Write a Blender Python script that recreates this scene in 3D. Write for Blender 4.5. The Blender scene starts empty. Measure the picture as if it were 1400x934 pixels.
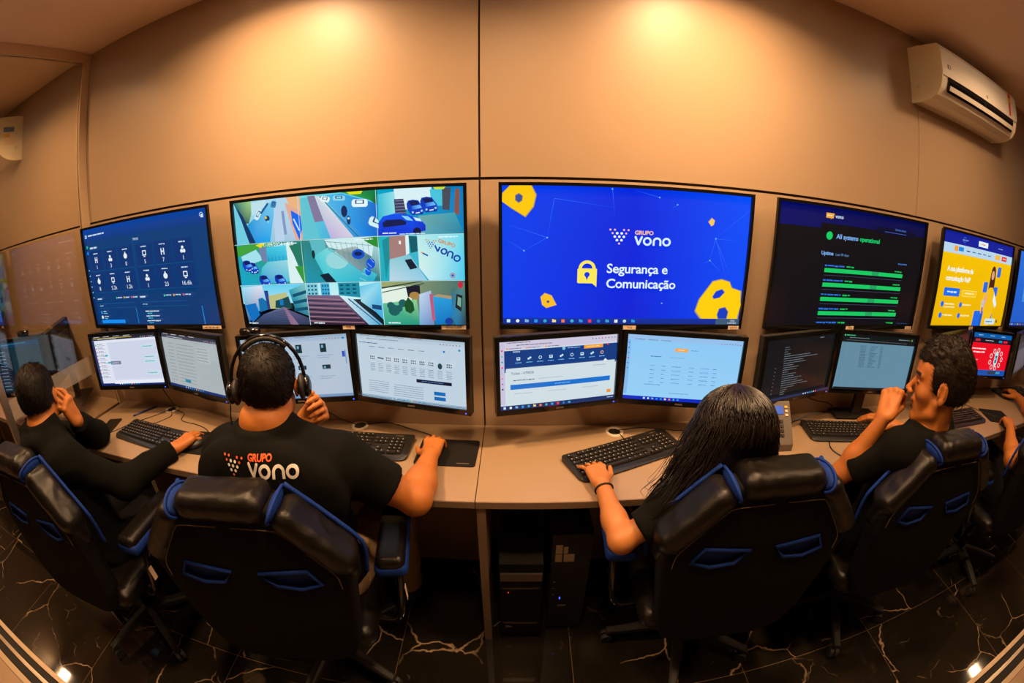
import bpy, bmesh, math, random
import numpy as np
from mathutils import Vector, Matrix, noise
from mathutils.bvhtree import BVHTree

random.seed(7)
SC = bpy.context.scene
COL = SC.collection

# ------------------------------------------------------------------ camera, world, lights, exposure
cam_d = bpy.data.cameras.new('camera')
cam = bpy.data.objects.new('camera', cam_d)
COL.objects.link(cam)
cam_d.type = 'PANO'
cam_d.panorama_type = 'FISHEYE_LENS_POLYNOMIAL'        # a wide fisheye lens
cam_d.sensor_fit = 'HORIZONTAL'
cam_d.sensor_width = 36
cam_d.sensor_height = 24
cam_d.fisheye_fov = 3.1
cam_d.fisheye_polynomial_k0 = 0
cam_d.fisheye_polynomial_k1 = -0.06647703717020216
cam_d.fisheye_polynomial_k2 = -0.0003490505524628889
cam_d.fisheye_polynomial_k3 = 6.242435741303187e-05
cam_d.fisheye_polynomial_k4 = -2.0881923231825237e-06
cam_d.shift_x = 0.00206
cam_d.shift_y = -0.0204
cam_d.clip_start = 0.02
_M = ((0.999881731513278, 0.014891777302176435, -0.003841608359992201),
      (-0.0008278167084171542, 0.3015428519892615, 0.953452265786641),
      (0.015357008351448032, -0.9533363222824172, 0.3015195166345436))
CAM = Vector((0, -1.45477, 1.64773))
cam.matrix_world = Matrix.Translation(CAM) @ Matrix(_M).transposed().to_4x4()
SC.camera = cam

vs = SC.view_settings
vs.view_transform = 'Standard'
vs.look = 'None'
vs.gamma = 1
vs.use_curve_mapping = False
vs.exposure = 0.0

world = bpy.data.worlds.new('world')
SC.world = world
world.use_nodes = True
world.node_tree.nodes['Background'].inputs[0].default_value = (0.30, 0.22, 0.15, 1)
world.node_tree.nodes['Background'].inputs[1].default_value = 0.012

LAMP_COLOR = (1.0, 0.60, 0.30)
LAMP_POWER = 25.0
LAMP_POWER_ROW2 = 9.0
LAMP_SIZE = 0.16
LAMPS = [(-2.32, -0.68, 'by the wall, just behind the glass partition'), (-0.83, -0.47, 'by the wall, above the camera grid television'), (0.66, -0.47, 'by the wall, above the bright blue television'),
         (2.15, -0.70, 'by the wall, in front of the right air conditioner'),
         (-5.0, -1.0, 'in the second row, farthest left'), (-1.7, -1.2, 'in the second row, above the hoodie'), (0.0, -1.0, 'in the middle of the second row'), (1.7, -1.2, 'in the second row, above the right end'), (5.25, -1.0, 'in the second row, farthest right')]
CEIL = 2.586
DESK = 0.786

# ------------------------------------------------------------------ materials
MATS = {}
def nodes_of(m):
    m.use_nodes = True
    nt = m.node_tree
    return nt, nt.nodes, nt.links, nt.nodes['Principled BSDF']

def mat(name, color, rough=0.5, metal=0.0, spec=0.5, bump=0.0, bscale=200.0, vary=0.0, vscale=4.0, emis=None, estr=0.0, coat=0.0, sheen=0.0, sss=0.0, stretch=None):
    if name in MATS:
        return MATS[name]
    m = bpy.data.materials.new(name)
    nt, N, L, b = nodes_of(m)
    b.inputs['Base Color'].default_value = (*color, 1)
    b.inputs['Roughness'].default_value = rough
    b.inputs['Metallic'].default_value = metal
    b.inputs['Specular IOR Level'].default_value = spec
    b.inputs['Coat Weight'].default_value = coat
    b.inputs['Sheen Weight'].default_value = sheen
    if sss:
        b.inputs['Subsurface Weight'].default_value = sss
        b.inputs['Subsurface Radius'].default_value = (0.012, 0.005, 0.003)
        b.inputs['Subsurface Scale'].default_value = 1.0
    tc = N.new('ShaderNodeTexCoord')
    vec = tc.outputs['Object']
    if stretch:
        mp = N.new('ShaderNodeMapping')
        mp.inputs['Scale'].default_value = stretch
        L.new(vec, mp.inputs['Vector'])
        vec = mp.outputs['Vector']
    if vary:
        n = N.new('ShaderNodeTexNoise')
        n.inputs['Scale'].default_value = vscale
        n.inputs['Detail'].default_value = 5
        L.new(vec, n.inputs['Vector'])
        r = N.new('ShaderNodeMix')
        r.data_type = 'RGBA'
        r.inputs[6].default_value = (*[c * (1 - vary) for c in color], 1)
        r.inputs[7].default_value = (*[min(1, c * (1 + vary)) for c in color], 1)
        L.new(n.outputs['Fac'], r.inputs[0])
        L.new(r.outputs[2], b.inputs['Base Color'])
    if bump:
        n = N.new('ShaderNodeTexNoise')
        n.inputs['Scale'].default_value = bscale
        n.inputs['Detail'].default_value = 3
        L.new(vec, n.inputs['Vector'])
        bp = N.new('ShaderNodeBump')
        bp.inputs['Strength'].default_value = bump
        bp.inputs['Distance'].default_value = 0.002
        L.new(n.outputs['Fac'], bp.inputs['Height'])
        L.new(bp.outputs['Normal'], b.inputs['Normal'])
    if emis:
        b.inputs['Emission Color'].default_value = (*emis, 1)
        b.inputs['Emission Strength'].default_value = estr
    MATS[name] = m
    return m

def s2l(c):
    return tuple((x / 12.92 if x <= 0.04045 else ((x + 0.055) / 1.055) ** 2.4) for x in c)

def rgb(r, g, b):
    return s2l((r / 255, g / 255, b / 255))

WALL = mat('laminate_wall_panel', (0.41, 0.285, 0.18), 0.42, bump=0.06, bscale=350, vary=0.05, vscale=1.5, stretch=(1, 1, 1))
WALLGAP = mat('dark_panel_gap', (0.03, 0.018, 0.01), 0.8)
CEILM = mat('painted_ceiling', (0.86, 0.66, 0.48), 0.8, bump=0.08, bscale=90)
DESKM = mat('laminate_desk', (0.31, 0.210, 0.125), 0.38, bump=0.04, bscale=400, vary=0.04, vscale=6, stretch=(1, 6, 1))
DESKE = mat('desk_edge_band', (0.24, 0.16, 0.095), 0.45)
ALU = mat('aluminium', (0.62, 0.52, 0.40), 0.28, metal=0.9)
ALUP = mat('aluminium_profile_beige', (0.62, 0.46, 0.30), 0.35, metal=0.2)
BLK = mat('black_plastic', (0.012, 0.011, 0.010), 0.35, bump=0.03)
BLKG = mat('glossy_black_plastic', (0.006, 0.006, 0.006), 0.12)
BLKM = mat('matte_black_plastic', (0.016, 0.014, 0.012), 0.6)
KEYM = mat('black_keycap', (0.016, 0.014, 0.012), 0.38)
KEYW = mat('key_legend', (0.36, 0.33, 0.29), 0.5)
CHROME = mat('chrome', (0.75, 0.72, 0.68), 0.12, metal=1.0)
FABB = mat('black_chair_fabric', (0.006, 0.005, 0.0038), 0.9, spec=0.12, bump=0.3, bscale=900)
LEATH = mat('black_leather', (0.0065, 0.005, 0.0036), 0.30, bump=0.35, bscale=420, spec=0.27)
BLUE = mat('blue_chair_mesh', (0.004, 0.028, 0.20), 0.7, spec=0.2, bump=0.4, bscale=1400)
STITCH = mat('seam_thread', (0.16, 0.11, 0.06), 0.6)
SKIN = mat('skin_olive', (0.42, 0.135, 0.020), 0.58, bump=0.12, bscale=500, vary=0.10, vscale=30, sss=0.12)
SKINL = mat('skin_light', (0.43, 0.155, 0.036), 0.55, bump=0.10, bscale=500, vary=0.08, vscale=30, sss=0.12)
LIP = mat('lips', (0.25, 0.07, 0.02), 0.4)
BROW = mat('eyebrow_hair', (0.015, 0.009, 0.006), 0.7)
EYE = mat('eye_white', (0.45, 0.38, 0.32), 0.25)
HAIR = mat('black_hair', (0.006, 0.0036, 0.002), 0.5, spec=0.18, bump=0.5, bscale=350)
HAIRB = mat('dark_brown_hair', (0.012, 0.0065, 0.003), 0.5, spec=0.22, bump=0.5, bscale=350)
HAIRL = mat('glossy_black_hair', (0.010, 0.0055, 0.0025), 0.42, spec=0.5)
SHIRT = mat('black_cotton', (0.0055, 0.0055, 0.0042), 0.95, spec=0.08, bump=0.25, bscale=700)
KHAKI = mat('khaki_trousers', (0.36, 0.24, 0.13), 0.85, bump=0.25, bscale=600)
DARKT = mat('dark_trousers', (0.007, 0.0065, 0.007), 0.9, spec=0.1, bump=0.2, bscale=600)
SHOE = mat('black_shoe', (0.01, 0.01, 0.01), 0.5)
WHITEP = mat('white_plastic', (0.88, 0.80, 0.70), 0.22, coat=0.3)
CREAMP = mat('cream_plastic', (0.80, 0.73, 0.52), 0.35)
GREYP = mat('grey_plastic', (0.11, 0.088, 0.07), 0.45)
PAPER = mat('paper_sticker', (0.80, 0.60, 0.42), 0.6)
INK = mat('dark_ink', (0.03, 0.02, 0.02), 0.7)
PRINTW = mat('white_print', (0.80, 0.75, 0.68), 0.7)
PRINTO = mat('orange_print', (0.80, 0.13, 0.03), 0.7)
CABLE = mat('black_cable', (0.008, 0.007, 0.006), 0.45)
CABLEG = mat('grey_cable', (0.20, 0.22, 0.26), 0.45)
RED = mat('red_sticker', (0.70, 0.03, 0.02), 0.5)
YEL = mat('yellow_sticker', (0.80, 0.50, 0.04), 0.5)
BLUEST = mat('blue_sticker', (0.05, 0.16, 0.42), 0.5)
DARKW = mat('back_wall_hall_shade', (0.02, 0.014, 0.010), 0.7)  # unseen rear wall: the unlit hall's shade put into the colour, keeps bounce low
LEDB = mat('blue_led', (0, 0, 0), 0.5, emis=(0.05, 0.12, 1.0), estr=2.0)
LEDR = mat('red_led', (0, 0, 0), 0.5, emis=(1.0, 0.05, 0.02), estr=1.0)
DIFF = mat('lamp_diffuser', (0.8, 0.8, 0.8), 0.5, emis=(1.0, 0.72, 0.45), estr=28.0)

def marble():
    m = bpy.data.materials.new('black_marble_tile')
    nt, N, L, b = nodes_of(m)
    g = N.new('ShaderNodeNewGeometry')
    sep = N.new('ShaderNodeSeparateXYZ')
    L.new(g.outputs['Position'], sep.inputs[0])
    T = 0.680
    def math_(op, a, bb=None, v=None, cl=False):
        n = N.new('ShaderNodeMath')
        n.operation = op
        n.use_clamp = cl
        L.new(a, n.inputs[0])
        if bb is not None:
            L.new(bb, n.inputs[1])
        if v is not None:
            n.inputs[1].default_value = v
        return n.outputs[0]
    def cell(o, off):
        a = math_('ADD', o, v=-off + 50 * T)
        return math_('DIVIDE', a, v=T)
    cx = cell(sep.outputs['X'], 0.222)
    cy = cell(sep.outputs['Y'], -0.730)
    fx = math_('FRACT', cx)
    fy = math_('FRACT', cy)
    def edge(f):
        a = math_('SUBTRACT', f, v=0.5)
        a = math_('ABSOLUTE', a)
        return math_('GREATER_THAN', a, v=0.5 - 0.0022)
    joint = math_('MAXIMUM', edge(fx), edge(fy))
    ix = math_('FLOOR', cx)
    iy = math_('FLOOR', cy)
    cmb = N.new('ShaderNodeCombineXYZ')
    L.new(ix, cmb.inputs[0]); L.new(iy, cmb.inputs[1])
    wn = N.new('ShaderNodeTexWhiteNoise')
    L.new(cmb.outputs[0], wn.inputs['Vector'])
    sc_ = N.new('ShaderNodeVectorMath'); sc_.operation = 'SCALE'
    L.new(wn.outputs['Color'], sc_.inputs[0]); sc_.inputs['Scale'].default_value = 30
    ad = N.new('ShaderNodeVectorMath'); ad.operation = 'ADD'
    L.new(g.outputs['Position'], ad.inputs[0]); L.new(sc_.outputs[0], ad.inputs[1])
    dn = N.new('ShaderNodeTexNoise'); dn.inputs['Scale'].default_value = 5.0; dn.inputs['Detail'].default_value = 6
    L.new(ad.outputs[0], dn.inputs['Vector'])
    dsc = N.new('ShaderNodeVectorMath'); dsc.operation = 'SCALE'; dsc.inputs['Scale'].default_value = 0.16
    L.new(dn.outputs['Color'], dsc.inputs[0])
    ad2 = N.new('ShaderNodeVectorMath'); ad2.operation = 'ADD'
    L.new(ad.outputs[0], ad2.inputs[0]); L.new(dsc.outputs[0], ad2.inputs[1])
    def vein(scale, width, mask_scale, lo, hi):
        v = N.new('ShaderNodeTexVoronoi'); v.feature = 'DISTANCE_TO_EDGE'
        v.inputs['Scale'].default_value = scale
        L.new(ad2.outputs[0], v.inputs['Vector'])
        mr = N.new('ShaderNodeMapRange')
        mr.inputs['From Min'].default_value = 0.0; mr.inputs['From Max'].default_value = width
        mr.inputs['To Min'].default_value = 1.0; mr.inputs['To Max'].default_value = 0.0
        L.new(v.outputs['Distance'], mr.inputs['Value'])
        nz = N.new('ShaderNodeTexNoise'); nz.inputs['Scale'].default_value = mask_scale; nz.inputs['Detail'].default_value = 4
        L.new(ad.outputs[0], nz.inputs['Vector'])
        m2 = N.new('ShaderNodeMapRange')
        m2.inputs['From Min'].default_value = lo; m2.inputs['From Max'].default_value = hi
        L.new(nz.outputs['Fac'], m2.inputs['Value'])
        return math_('MULTIPLY', mr.outputs[0], m2.outputs[0])
    v1 = vein(1.9, 0.008, 3.0, 0.44, 0.55)
    v2 = vein(6.0, 0.022, 4.0, 0.58, 0.72)
    v2 = math_('MULTIPLY', v2, v=0.5)
    vv = math_('MAXIMUM', v1, v2)
    jj = math_('MULTIPLY', joint, v=0.28)
    vv = math_('MAXIMUM', vv, jj)
    cloud = N.new('ShaderNodeTexNoise'); cloud.inputs['Scale'].default_value = 7; cloud.inputs['Detail'].default_value = 8
    L.new(ad.outputs[0], cloud.inputs['Vector'])
    mx = N.new('ShaderNodeMix'); mx.data_type = 'RGBA'
    mx.inputs[6].default_value = (0.006, 0.005, 0.0035, 1); mx.inputs[7].default_value = (0.018, 0.014, 0.009, 1)
    L.new(cloud.outputs['Fac'], mx.inputs[0])
    mx2 = N.new('ShaderNodeMix'); mx2.data_type = 'RGBA'
    L.new(vv, mx2.inputs[0]); L.new(mx.outputs[2], mx2.inputs[6]); mx2.inputs[7].default_value = (0.42, 0.29, 0.17, 1)
    L.new(mx2.outputs[2], b.inputs['Base Color'])
    b.inputs['Roughness'].default_value = 0.05
    return m
MARBLE = marble()

def screen_mat(name, strength):
    m = bpy.data.materials.new(name)
    nt, N, L, b = nodes_of(m)
    a = N.new('ShaderNodeAttribute'); a.attribute_name = 'Col'
    b.inputs['Base Color'].default_value = (0.006, 0.006, 0.006, 1)
    b.inputs['Roughness'].default_value = 0.22
    L.new(a.outputs['Color'], b.inputs['Emission Color'])
    b.inputs['Emission Strength'].default_value = strength
    return m
SCREEN = screen_mat('lit_screen', 1.0)

def glass_mat():
    m = bpy.data.materials.new('partition_glass')
    nt, N, L, b = nodes_of(m)
    b.inputs['Base Color'].default_value = (0.75, 0.75, 0.75, 1)
    b.inputs['Roughness'].default_value = 0.0
    b.inputs['IOR'].default_value = 1.45
    b.inputs['Alpha'].default_value = 1
    tr = N.new('ShaderNodeBsdfTransparent'); tr.inputs[0].default_value = (0.80, 0.78, 0.74, 1)
    gl = N.new('ShaderNodeBsdfGlossy'); gl.inputs['Roughness'].default_value = 0.02
    lw = N.new('ShaderNodeLayerWeight'); lw.inputs['Blend'].default_value = 0.5
    pw = N.new('ShaderNodeMath'); pw.operation = 'POWER'; pw.inputs[1].default_value = 4.0
    fr = N.new('ShaderNodeMath'); fr.operation = 'MULTIPLY_ADD'; fr.inputs[1].default_value = 0.8; fr.inputs[2].default_value = 0.09
    L.new(lw.outputs['Facing'], pw.inputs[0]); L.new(pw.outputs[0], fr.inputs[0])
    mx = N.new('ShaderNodeMixShader')
    L.new(fr.outputs[0], mx.inputs[0]); L.new(tr.outputs[0], mx.inputs[1]); L.new(gl.outputs[0], mx.inputs[2])
    L.new(mx.outputs[0], N['Material Output'].inputs[0])
    return m
GLASS = glass_mat()
def frost_mat():
    m = bpy.data.materials.new('frosted_band')
    nt, N, L, b = nodes_of(m)
    tr = N.new('ShaderNodeBsdfTransparent')
    df = N.new('ShaderNodeBsdfDiffuse'); df.inputs[0].default_value = (0.45, 0.40, 0.34, 1)
    mx = N.new('ShaderNodeMixShader'); mx.inputs[0].default_value = 0.30
    L.new(tr.outputs[0], mx.inputs[1]); L.new(df.outputs[0], mx.inputs[2])
    L.new(mx.outputs[0], N['Material Output'].inputs[0])
    return m
FROST = frost_mat()

# ------------------------------------------------------------------ helpers
def link(name, me, m=None, parent=None):
    o = bpy.data.objects.new(name, me)
    COL.objects.link(o)
    if m is not None and me is not None and not me.materials:
        for x in (m if isinstance(m, (list, tuple)) else [m]):
            me.materials.append(x)
    if parent is not None:
        o.parent = parent
    return o

def tag(o, label=None, cat=None, group=None, kind=None):
    if label: o['label'] = label
    if cat: o['category'] = cat
    if group: o['group'] = group
    if kind: o['kind'] = kind
    return o

def thing(name, label, cat, loc=(0, 0, 0), rz=0.0, group=None):
    o = bpy.data.objects.new(name, None)
    o.empty_display_size = 0.1
    COL.objects.link(o)
    o.location = loc
    o.rotation_euler = (0, 0, rz)
    return tag(o, label, cat, group)

def copy_tree(o, parent=None):
    c = o.copy()
    COL.objects.link(c)
    if parent is not None:
        c.parent = parent
    for ch in list(o.children):
        copy_tree(ch, c)
    return c

def bm_new():
    return bmesh.new()

def finish(bm, name, m, parent=None, smooth=False, bevel=0.0, segs=2):
    if bevel:
        bmesh.ops.bevel(bm, geom=[e for e in bm.edges if e.calc_length() > bevel * 2.2 and len(e.link_faces) == 2 and e.calc_face_angle(0) > 0.6], offset=bevel, segments=segs, affect='EDGES', profile=0.6)
    bmesh.ops.recalc_face_normals(bm, faces=bm.faces)
    me = bpy.data.meshes.new(name)
    bm.to_mesh(me)
    bm.free()
    if smooth:
        me.shade_smooth()
    return link(name, me, m, parent)

def box(bm, x0, x1, y0, y1, z0, z1, mi=0, M=None):
    vs_ = [bm.verts.new(p) for p in ((x0, y0, z0), (x1, y0, z0), (x1, y1, z0), (x0, y1, z0), (x0, y0, z1), (x1, y0, z1), (x1, y1, z1), (x0, y1, z1))]
    if M is not None:
        for v in vs_:
            v.co = M @ v.co
    for f in ((3, 2, 1, 0), (4, 5, 6, 7), (0, 1, 5, 4), (1, 2, 6, 5), (2, 3, 7, 6), (3, 0, 4, 7)):
        bm.faces.new([vs_[i] for i in f]).material_index = mi
    return vs_

def boxobj(name, dims, m, parent=None, bevel=0.0, M=None, smooth=False):
    bm = bm_new()
    box(bm, *dims, M=M)
    return finish(bm, name, m, parent, bevel=bevel, smooth=smooth)

def ring(bm, c, ax, up, r, n, sx=1.0):
    side = ax.cross(up).normalized()
    u = side.cross(ax).normalized()
    return [bm.verts.new(c + side * (math.cos(2 * math.pi * i / n) * r * sx) + u * (math.sin(2 * math.pi * i / n) * r)) for i in range(n)]

def tube(bm, pts, r, n=8, mi=0, cap=True):
    pts = [Vector(p) for p in pts]
    rs = r if isinstance(r, (list, tuple)) else [r] * len(pts)
    prev = None
    up = Vector((0, 0, 1))
    for i, p in enumerate(pts):
        a = (pts[min(i + 1, len(pts) - 1)] - pts[max(i - 1, 0)])
        if a.length < 1e-9:
            continue
        a.normalize()
        if abs(a.dot(up)) > 0.95:
            up = Vector((1, 0, 0)) if abs(a.x) < 0.9 else Vector((0, 1, 0))
        rg = ring(bm, p, a, up, rs[i], n)
        up = (rg[n // 4].co - p).normalized() if n >= 4 else up
        if prev:
            for j in range(n):
                bm.faces.new((prev[j], prev[(j + 1) % n], rg[(j + 1) % n], rg[j])).material_index = mi
        elif cap:
            bm.faces.new(rg[::-1]).material_index = mi
        prev = rg
    if cap and prev:
        bm.faces.new(prev).material_index = mi

def spline(pts, n=8):
    pts = [Vector(p) for p in pts]
    P = [pts[0] * 2 - pts[1]] + pts + [pts[-1] * 2 - pts[-2]]
    out = []
    for i in range(1, len(P) - 2):
        for k in range(n):
            t = k / n
            a, b, c, d = P[i - 1], P[i], P[i + 1], P[i + 2]
            out.append(0.5 * ((2 * b) + (c - a) * t + (2 * a - 5 * b + 4 * c - d) * t * t + (3 * b - a - 3 * c + d) * t ** 3))
    out.append(pts[-1])
    return out

def tubeobj(name, pts, r, m, parent=None, n=8, sm=6):
    bm = bm_new()
    tube(bm, spline(pts, sm) if sm else pts, r, n)
    return finish(bm, name, m, parent, smooth=True)

def lathe(bm, prof, n=24, c=(0, 0, 0), mi=0):
    rings = []
    for r, z in prof:
        rings.append([bm.verts.new((c[0] + r * math.cos(2 * math.pi * i / n), c[1] + r * math.sin(2 * math.pi * i / n), c[2] + z)) for i in range(n)])
    for a, b in zip(rings, rings[1:]):
        for j in range(n):
            bm.faces.new((a[j], a[(j + 1) % n], b[(j + 1) % n], b[j])).material_index = mi
    bm.faces.new(rings[0][::-1]).material_index = mi
    bm.faces.new(rings[-1]).material_index = mi

def prism(bm, poly, y0, y1, mi=0, plane='xz'):
    def P(u, v, w):
        return (u, w, v) if plane == 'xz' else ((u, v, w) if plane == 'xy' else (w, u, v))
    a = [bm.verts.new(P(u, v, y0)) for u, v in poly]
    b = [bm.verts.new(P(u, v, y1)) for u, v in poly]
    n = len(poly)
    bm.faces.new(a).material_index = mi
    bm.faces.new(b[::-1]).material_index = mi
    for i in range(n):
        bm.faces.new((a[i], a[(i + 1) % n], b[(i + 1) % n], b[i])).material_index = mi

# ------------------------------------------------------------------ smooth blended solids (distance field -> surface net)
class Field:
    def __init__(s, lo, hi, h):
        s.h = h
        s.lo = np.array(lo, dtype=np.float32)
        s.n = np.ceil((np.array(hi) - np.array(lo)) / h).astype(int) + 1
        s.F = np.full(tuple(s.n), 0.1, dtype=np.float32)
    def _sub(s, lo, hi):
        a = np.maximum(np.floor((lo - s.lo) / s.h).astype(int), 0)
        b = np.minimum(np.ceil((hi - s.lo) / s.h).astype(int) + 1, s.n)
        if np.any(b <= a):
            return None, None
        sl = tuple(slice(a[i], b[i]) for i in range(3))
        ax = [s.lo[i] + s.h * np.arange(a[i], b[i], dtype=np.float32) for i in range(3)]
        return sl, (ax[0][:, None, None], ax[1][None, :, None], ax[2][None, None, :])
    def _mix(s, sl, d, k, cut=False):
        F = s.F[sl]
        if cut:
            d = -d
            k = max(k, 1e-5)
            h = np.clip(0.5 + 0.5 * (d - F) / k, 0, 1)
            s.F[sl] = F * (1 - h) + d * h + k * h * (1 - h)
        else:
            k = max(k, 1e-5)
            h = np.clip(0.5 + 0.5 * (F - d) / k, 0, 1)
            s.F[sl] = F * (1 - h) + d * h - k * h * (1 - h)
    def cap(s, a, b, ra, rb=None, k=0.02, cut=False):
        rb = ra if rb is None else rb
        a = np.array(a, dtype=np.float32); b = np.array(b, dtype=np.float32)
        m = max(ra, rb) + k + 3 * s.h
        sl, X = s._sub(np.minimum(a, b) - m, np.maximum(a, b) + m)
        if sl is None: return s
        ab = b - a
        L2 = float(ab @ ab) + 1e-12
        t = np.clip(((X[0] - a[0]) * ab[0] + (X[1] - a[1]) * ab[1] + (X[2] - a[2]) * ab[2]) / L2, 0, 1)
        d = np.sqrt((X[0] - a[0] - t * ab[0]) ** 2 + (X[1] - a[1] - t * ab[1]) ** 2 + (X[2] - a[2] - t * ab[2]) ** 2) - (ra + (rb - ra) * t)
        s._mix(sl, d, k, cut)
        return s
    def ell(s, c, r, R=None, k=0.02, cut=False):
        c = np.array(c, dtype=np.float32); r = np.array(r, dtype=np.float32)
        m = float(r.max()) + k + 3 * s.h
        sl, X = s._sub(c - m, c + m)
        if sl is None: return s
        P = [X[i] - c[i] for i in range(3)]
        if R is not None:
            R = np.array(R, dtype=np.float32)          # rows = local axes in world
            P = [P[0] * R[i, 0] + P[1] * R[i, 1] + P[2] * R[i, 2] for i in range(3)]
        q0 = np.sqrt((P[0] / r[0]) ** 2 + (P[1] / r[1]) ** 2 + (P[2] / r[2]) ** 2)
        q1 = np.sqrt((P[0] / r[0] ** 2) ** 2 + (P[1] / r[1] ** 2) ** 2 + (P[2] / r[2] ** 2) ** 2) + 1e-9
        d = q0 * (q0 - 1) / q1
        s._mix(sl, d, k, cut)
        return s
    def rbox(s, c, hx, r, R=None, k=0.005, cut=False):
        c = np.array(c, dtype=np.float32); hx = np.array(hx, dtype=np.float32)
        m = float(np.linalg.norm(hx)) + r + k + 3 * s.h
        sl, X = s._sub(c - m, c + m)
        if sl is None: return s
        P = [X[i] - c[i] for i in range(3)]
        if R is not None:
            R = np.array(R, dtype=np.float32)
            P = [P[0] * R[i, 0] + P[1] * R[i, 1] + P[2] * R[i, 2] for i in range(3)]
        q = [np.abs(P[i]) - hx[i] for i in range(3)]
        d = np.sqrt(np.maximum(q[0], 0) ** 2 + np.maximum(q[1], 0) ** 2 + np.maximum(q[2], 0) ** 2) + np.minimum(np.maximum(np.maximum(q[0], q[1]), q[2]), 0) - r
        s._mix(sl, d, k, cut)
        return s
    def plane(s, p, nrm, k=0.0):
        """cut away everything on the side the normal points to"""
        p = np.array(p, dtype=np.float32); nrm = np.array(nrm, dtype=np.float32); nrm = nrm / np.linalg.norm(nrm)
        sl, X = s._sub(s.lo, s.lo + s.h * (s.n - 1))
        d = (X[0] - p[0]) * nrm[0] + (X[1] - p[1]) * nrm[1] + (X[2] - p[2]) * nrm[2]
        s._mix(sl, -d, k, True)
        return s
    def cutcap(s, p, nrm, rad, k=0.004):
        """flat cut limited to a ball round p"""
        p = np.array(p, dtype=np.float32); nrm = np.array(nrm, dtype=np.float32); nrm = nrm / np.linalg.norm(nrm)
        sl, X = s._sub(p - rad, p + rad)
        if sl is None: return s
        P = [X[i] - p[i] for i in range(3)]
        d = np.maximum(-(P[0] * nrm[0] + P[1] * nrm[1] + P[2] * nrm[2]), np.sqrt(P[0] ** 2 + P[1] ** 2 + P[2] ** 2) - rad * 0.92)
        s._mix(sl, d, k, True)
        return s
    def poly(s, poly, y0, y1, r, k=0.005, cut=False):
        """2-D polygon (x,z) extruded y0..y1 with rounding r"""
        poly = np.array(poly, dtype=np.float32)
        lo = np.array([poly[:, 0].min() - r, y0 - r, poly[:, 1].min() - r]) - k - 3 * s.h
        hi = np.array([poly[:, 0].max() + r, y1 + r, poly[:, 1].max() + r]) + k + 3 * s.h
        sl, X = s._sub(lo, hi)
        x = X[0][:, :, 0] * np.ones_like(X[2][0]); z = X[2][0] * np.ones_like(x)
        d2 = np.full(x.shape, 1e9, dtype=np.float32)
        sg = np.ones(x.shape, dtype=np.float32)
        n = len(poly)
        for i in range(n):
            a = poly[i]; b = poly[i - 1]
            e = b - a
            w0 = x - a[0]; w1 = z - a[1]
            t = np.clip((w0 * e[0] + w1 * e[1]) / float(e @ e), 0, 1)
            b0 = w0 - e[0] * t; b1 = w1 - e[1] * t
            d2 = np.minimum(d2, b0 * b0 + b1 * b1)
            c1 = z >= a[1]; c2 = z < b[1]; c3 = e[0] * w1 > e[1] * w0
            flip = (c1 & c2 & c3) | (~c1 & ~c2 & ~c3)
            sg = np.where(flip, -sg, sg)
        d = (np.sqrt(d2) * sg)[:, None, :]
        yc = (y0 + y1) / 2; hy = (y1 - y0) / 2
        q1 = np.abs(X[1] - yc) - hy
        dd = np.sqrt(np.maximum(d, 0) ** 2 + np.maximum(q1, 0) ** 2) + np.minimum(np.maximum(d, q1), 0) - r
        s._mix(sl, dd, k, cut)
        return s
    def surface(s):
        F = s.F
        F[0], F[-1], F[:, 0], F[:, -1], F[:, :, 0], F[:, :, -1] = 0.1, 0.1, 0.1, 0.1, 0.1, 0.1
        ins = F < 0
        nx, ny, nz = F.shape
        cnt = np.zeros((nx - 1, ny - 1, nz - 1), dtype=np.int8)
        for dx in (0, 1):
            for dy in (0, 1):
                for dz in (0, 1):
                    cnt += ins[dx:nx - 1 + dx, dy:ny - 1 + dy, dz:nz - 1 + dz]
        act = (cnt > 0) & (cnt < 8)
        I, J, K = np.nonzero(act)
        idx = np.full(act.shape, -1, dtype=np.int32)
        idx[I, J, K] = np.arange(len(I))
        acc = np.zeros((len(I), 3), dtype=np.float64); num = np.zeros(len(I))
        cs = [(dx, dy, dz) for dx in (0, 1) for dy in (0, 1) for dz in (0, 1)]
        val = {c: F[I + c[0], J + c[1], K + c[2]] for c in cs}
        for c in cs:
            for a in range(3):
                if c[a] == 0:
                    e = list(c); e[a] = 1; e = tuple(e)
                    f0, f1 = val[c], val[e]
                    m = (f0 < 0) != (f1 < 0)
                    t = np.where(m, f0 / np.where(m, f0 - f1, 1), 0)
                    p = np.array(c, dtype=np.float64)[None, :].repeat(len(I), 0)
                    p[:, a] = t
                    acc[m] += p[m]; num[m] += 1
        V = (np.stack([I, J, K], 1) + acc / num[:, None]) * s.h + s.lo[None, :]
        quads = []
        for a in range(3):
            b, c = (a + 1) % 3, (a + 2) % 3
            sl0 = [slice(None)] * 3; sl1 = [slice(None)] * 3
            sl0[a] = slice(0, -1); sl1[a] = slice(1, None)
            s0 = ins[tuple(sl0)]; s1 = ins[tuple(sl1)]
            E = np.stack(np.nonzero(s0 != s1), 1)
            E = E[(E[:, b] > 0) & (E[:, c] > 0)]
            E = E[(E[:, b] < F.shape[b] - 1) & (E[:, c] < F.shape[c] - 1)]
            if not len(E): continue
            fl = s0[E[:, 0], E[:, 1], E[:, 2]]
            def g(db, dc):
                e = E.copy(); e[:, b] -= db; e[:, c] -= dc
                return idx[e[:, 0], e[:, 1], e[:, 2]]
            q = np.stack([g(1, 1), g(0, 1), g(0, 0), g(1, 0)], 1)
            q[~fl] = q[~fl][:, ::-1]
            quads.append(q)
        Q = np.concatenate(quads)
        return V, Q
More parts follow.
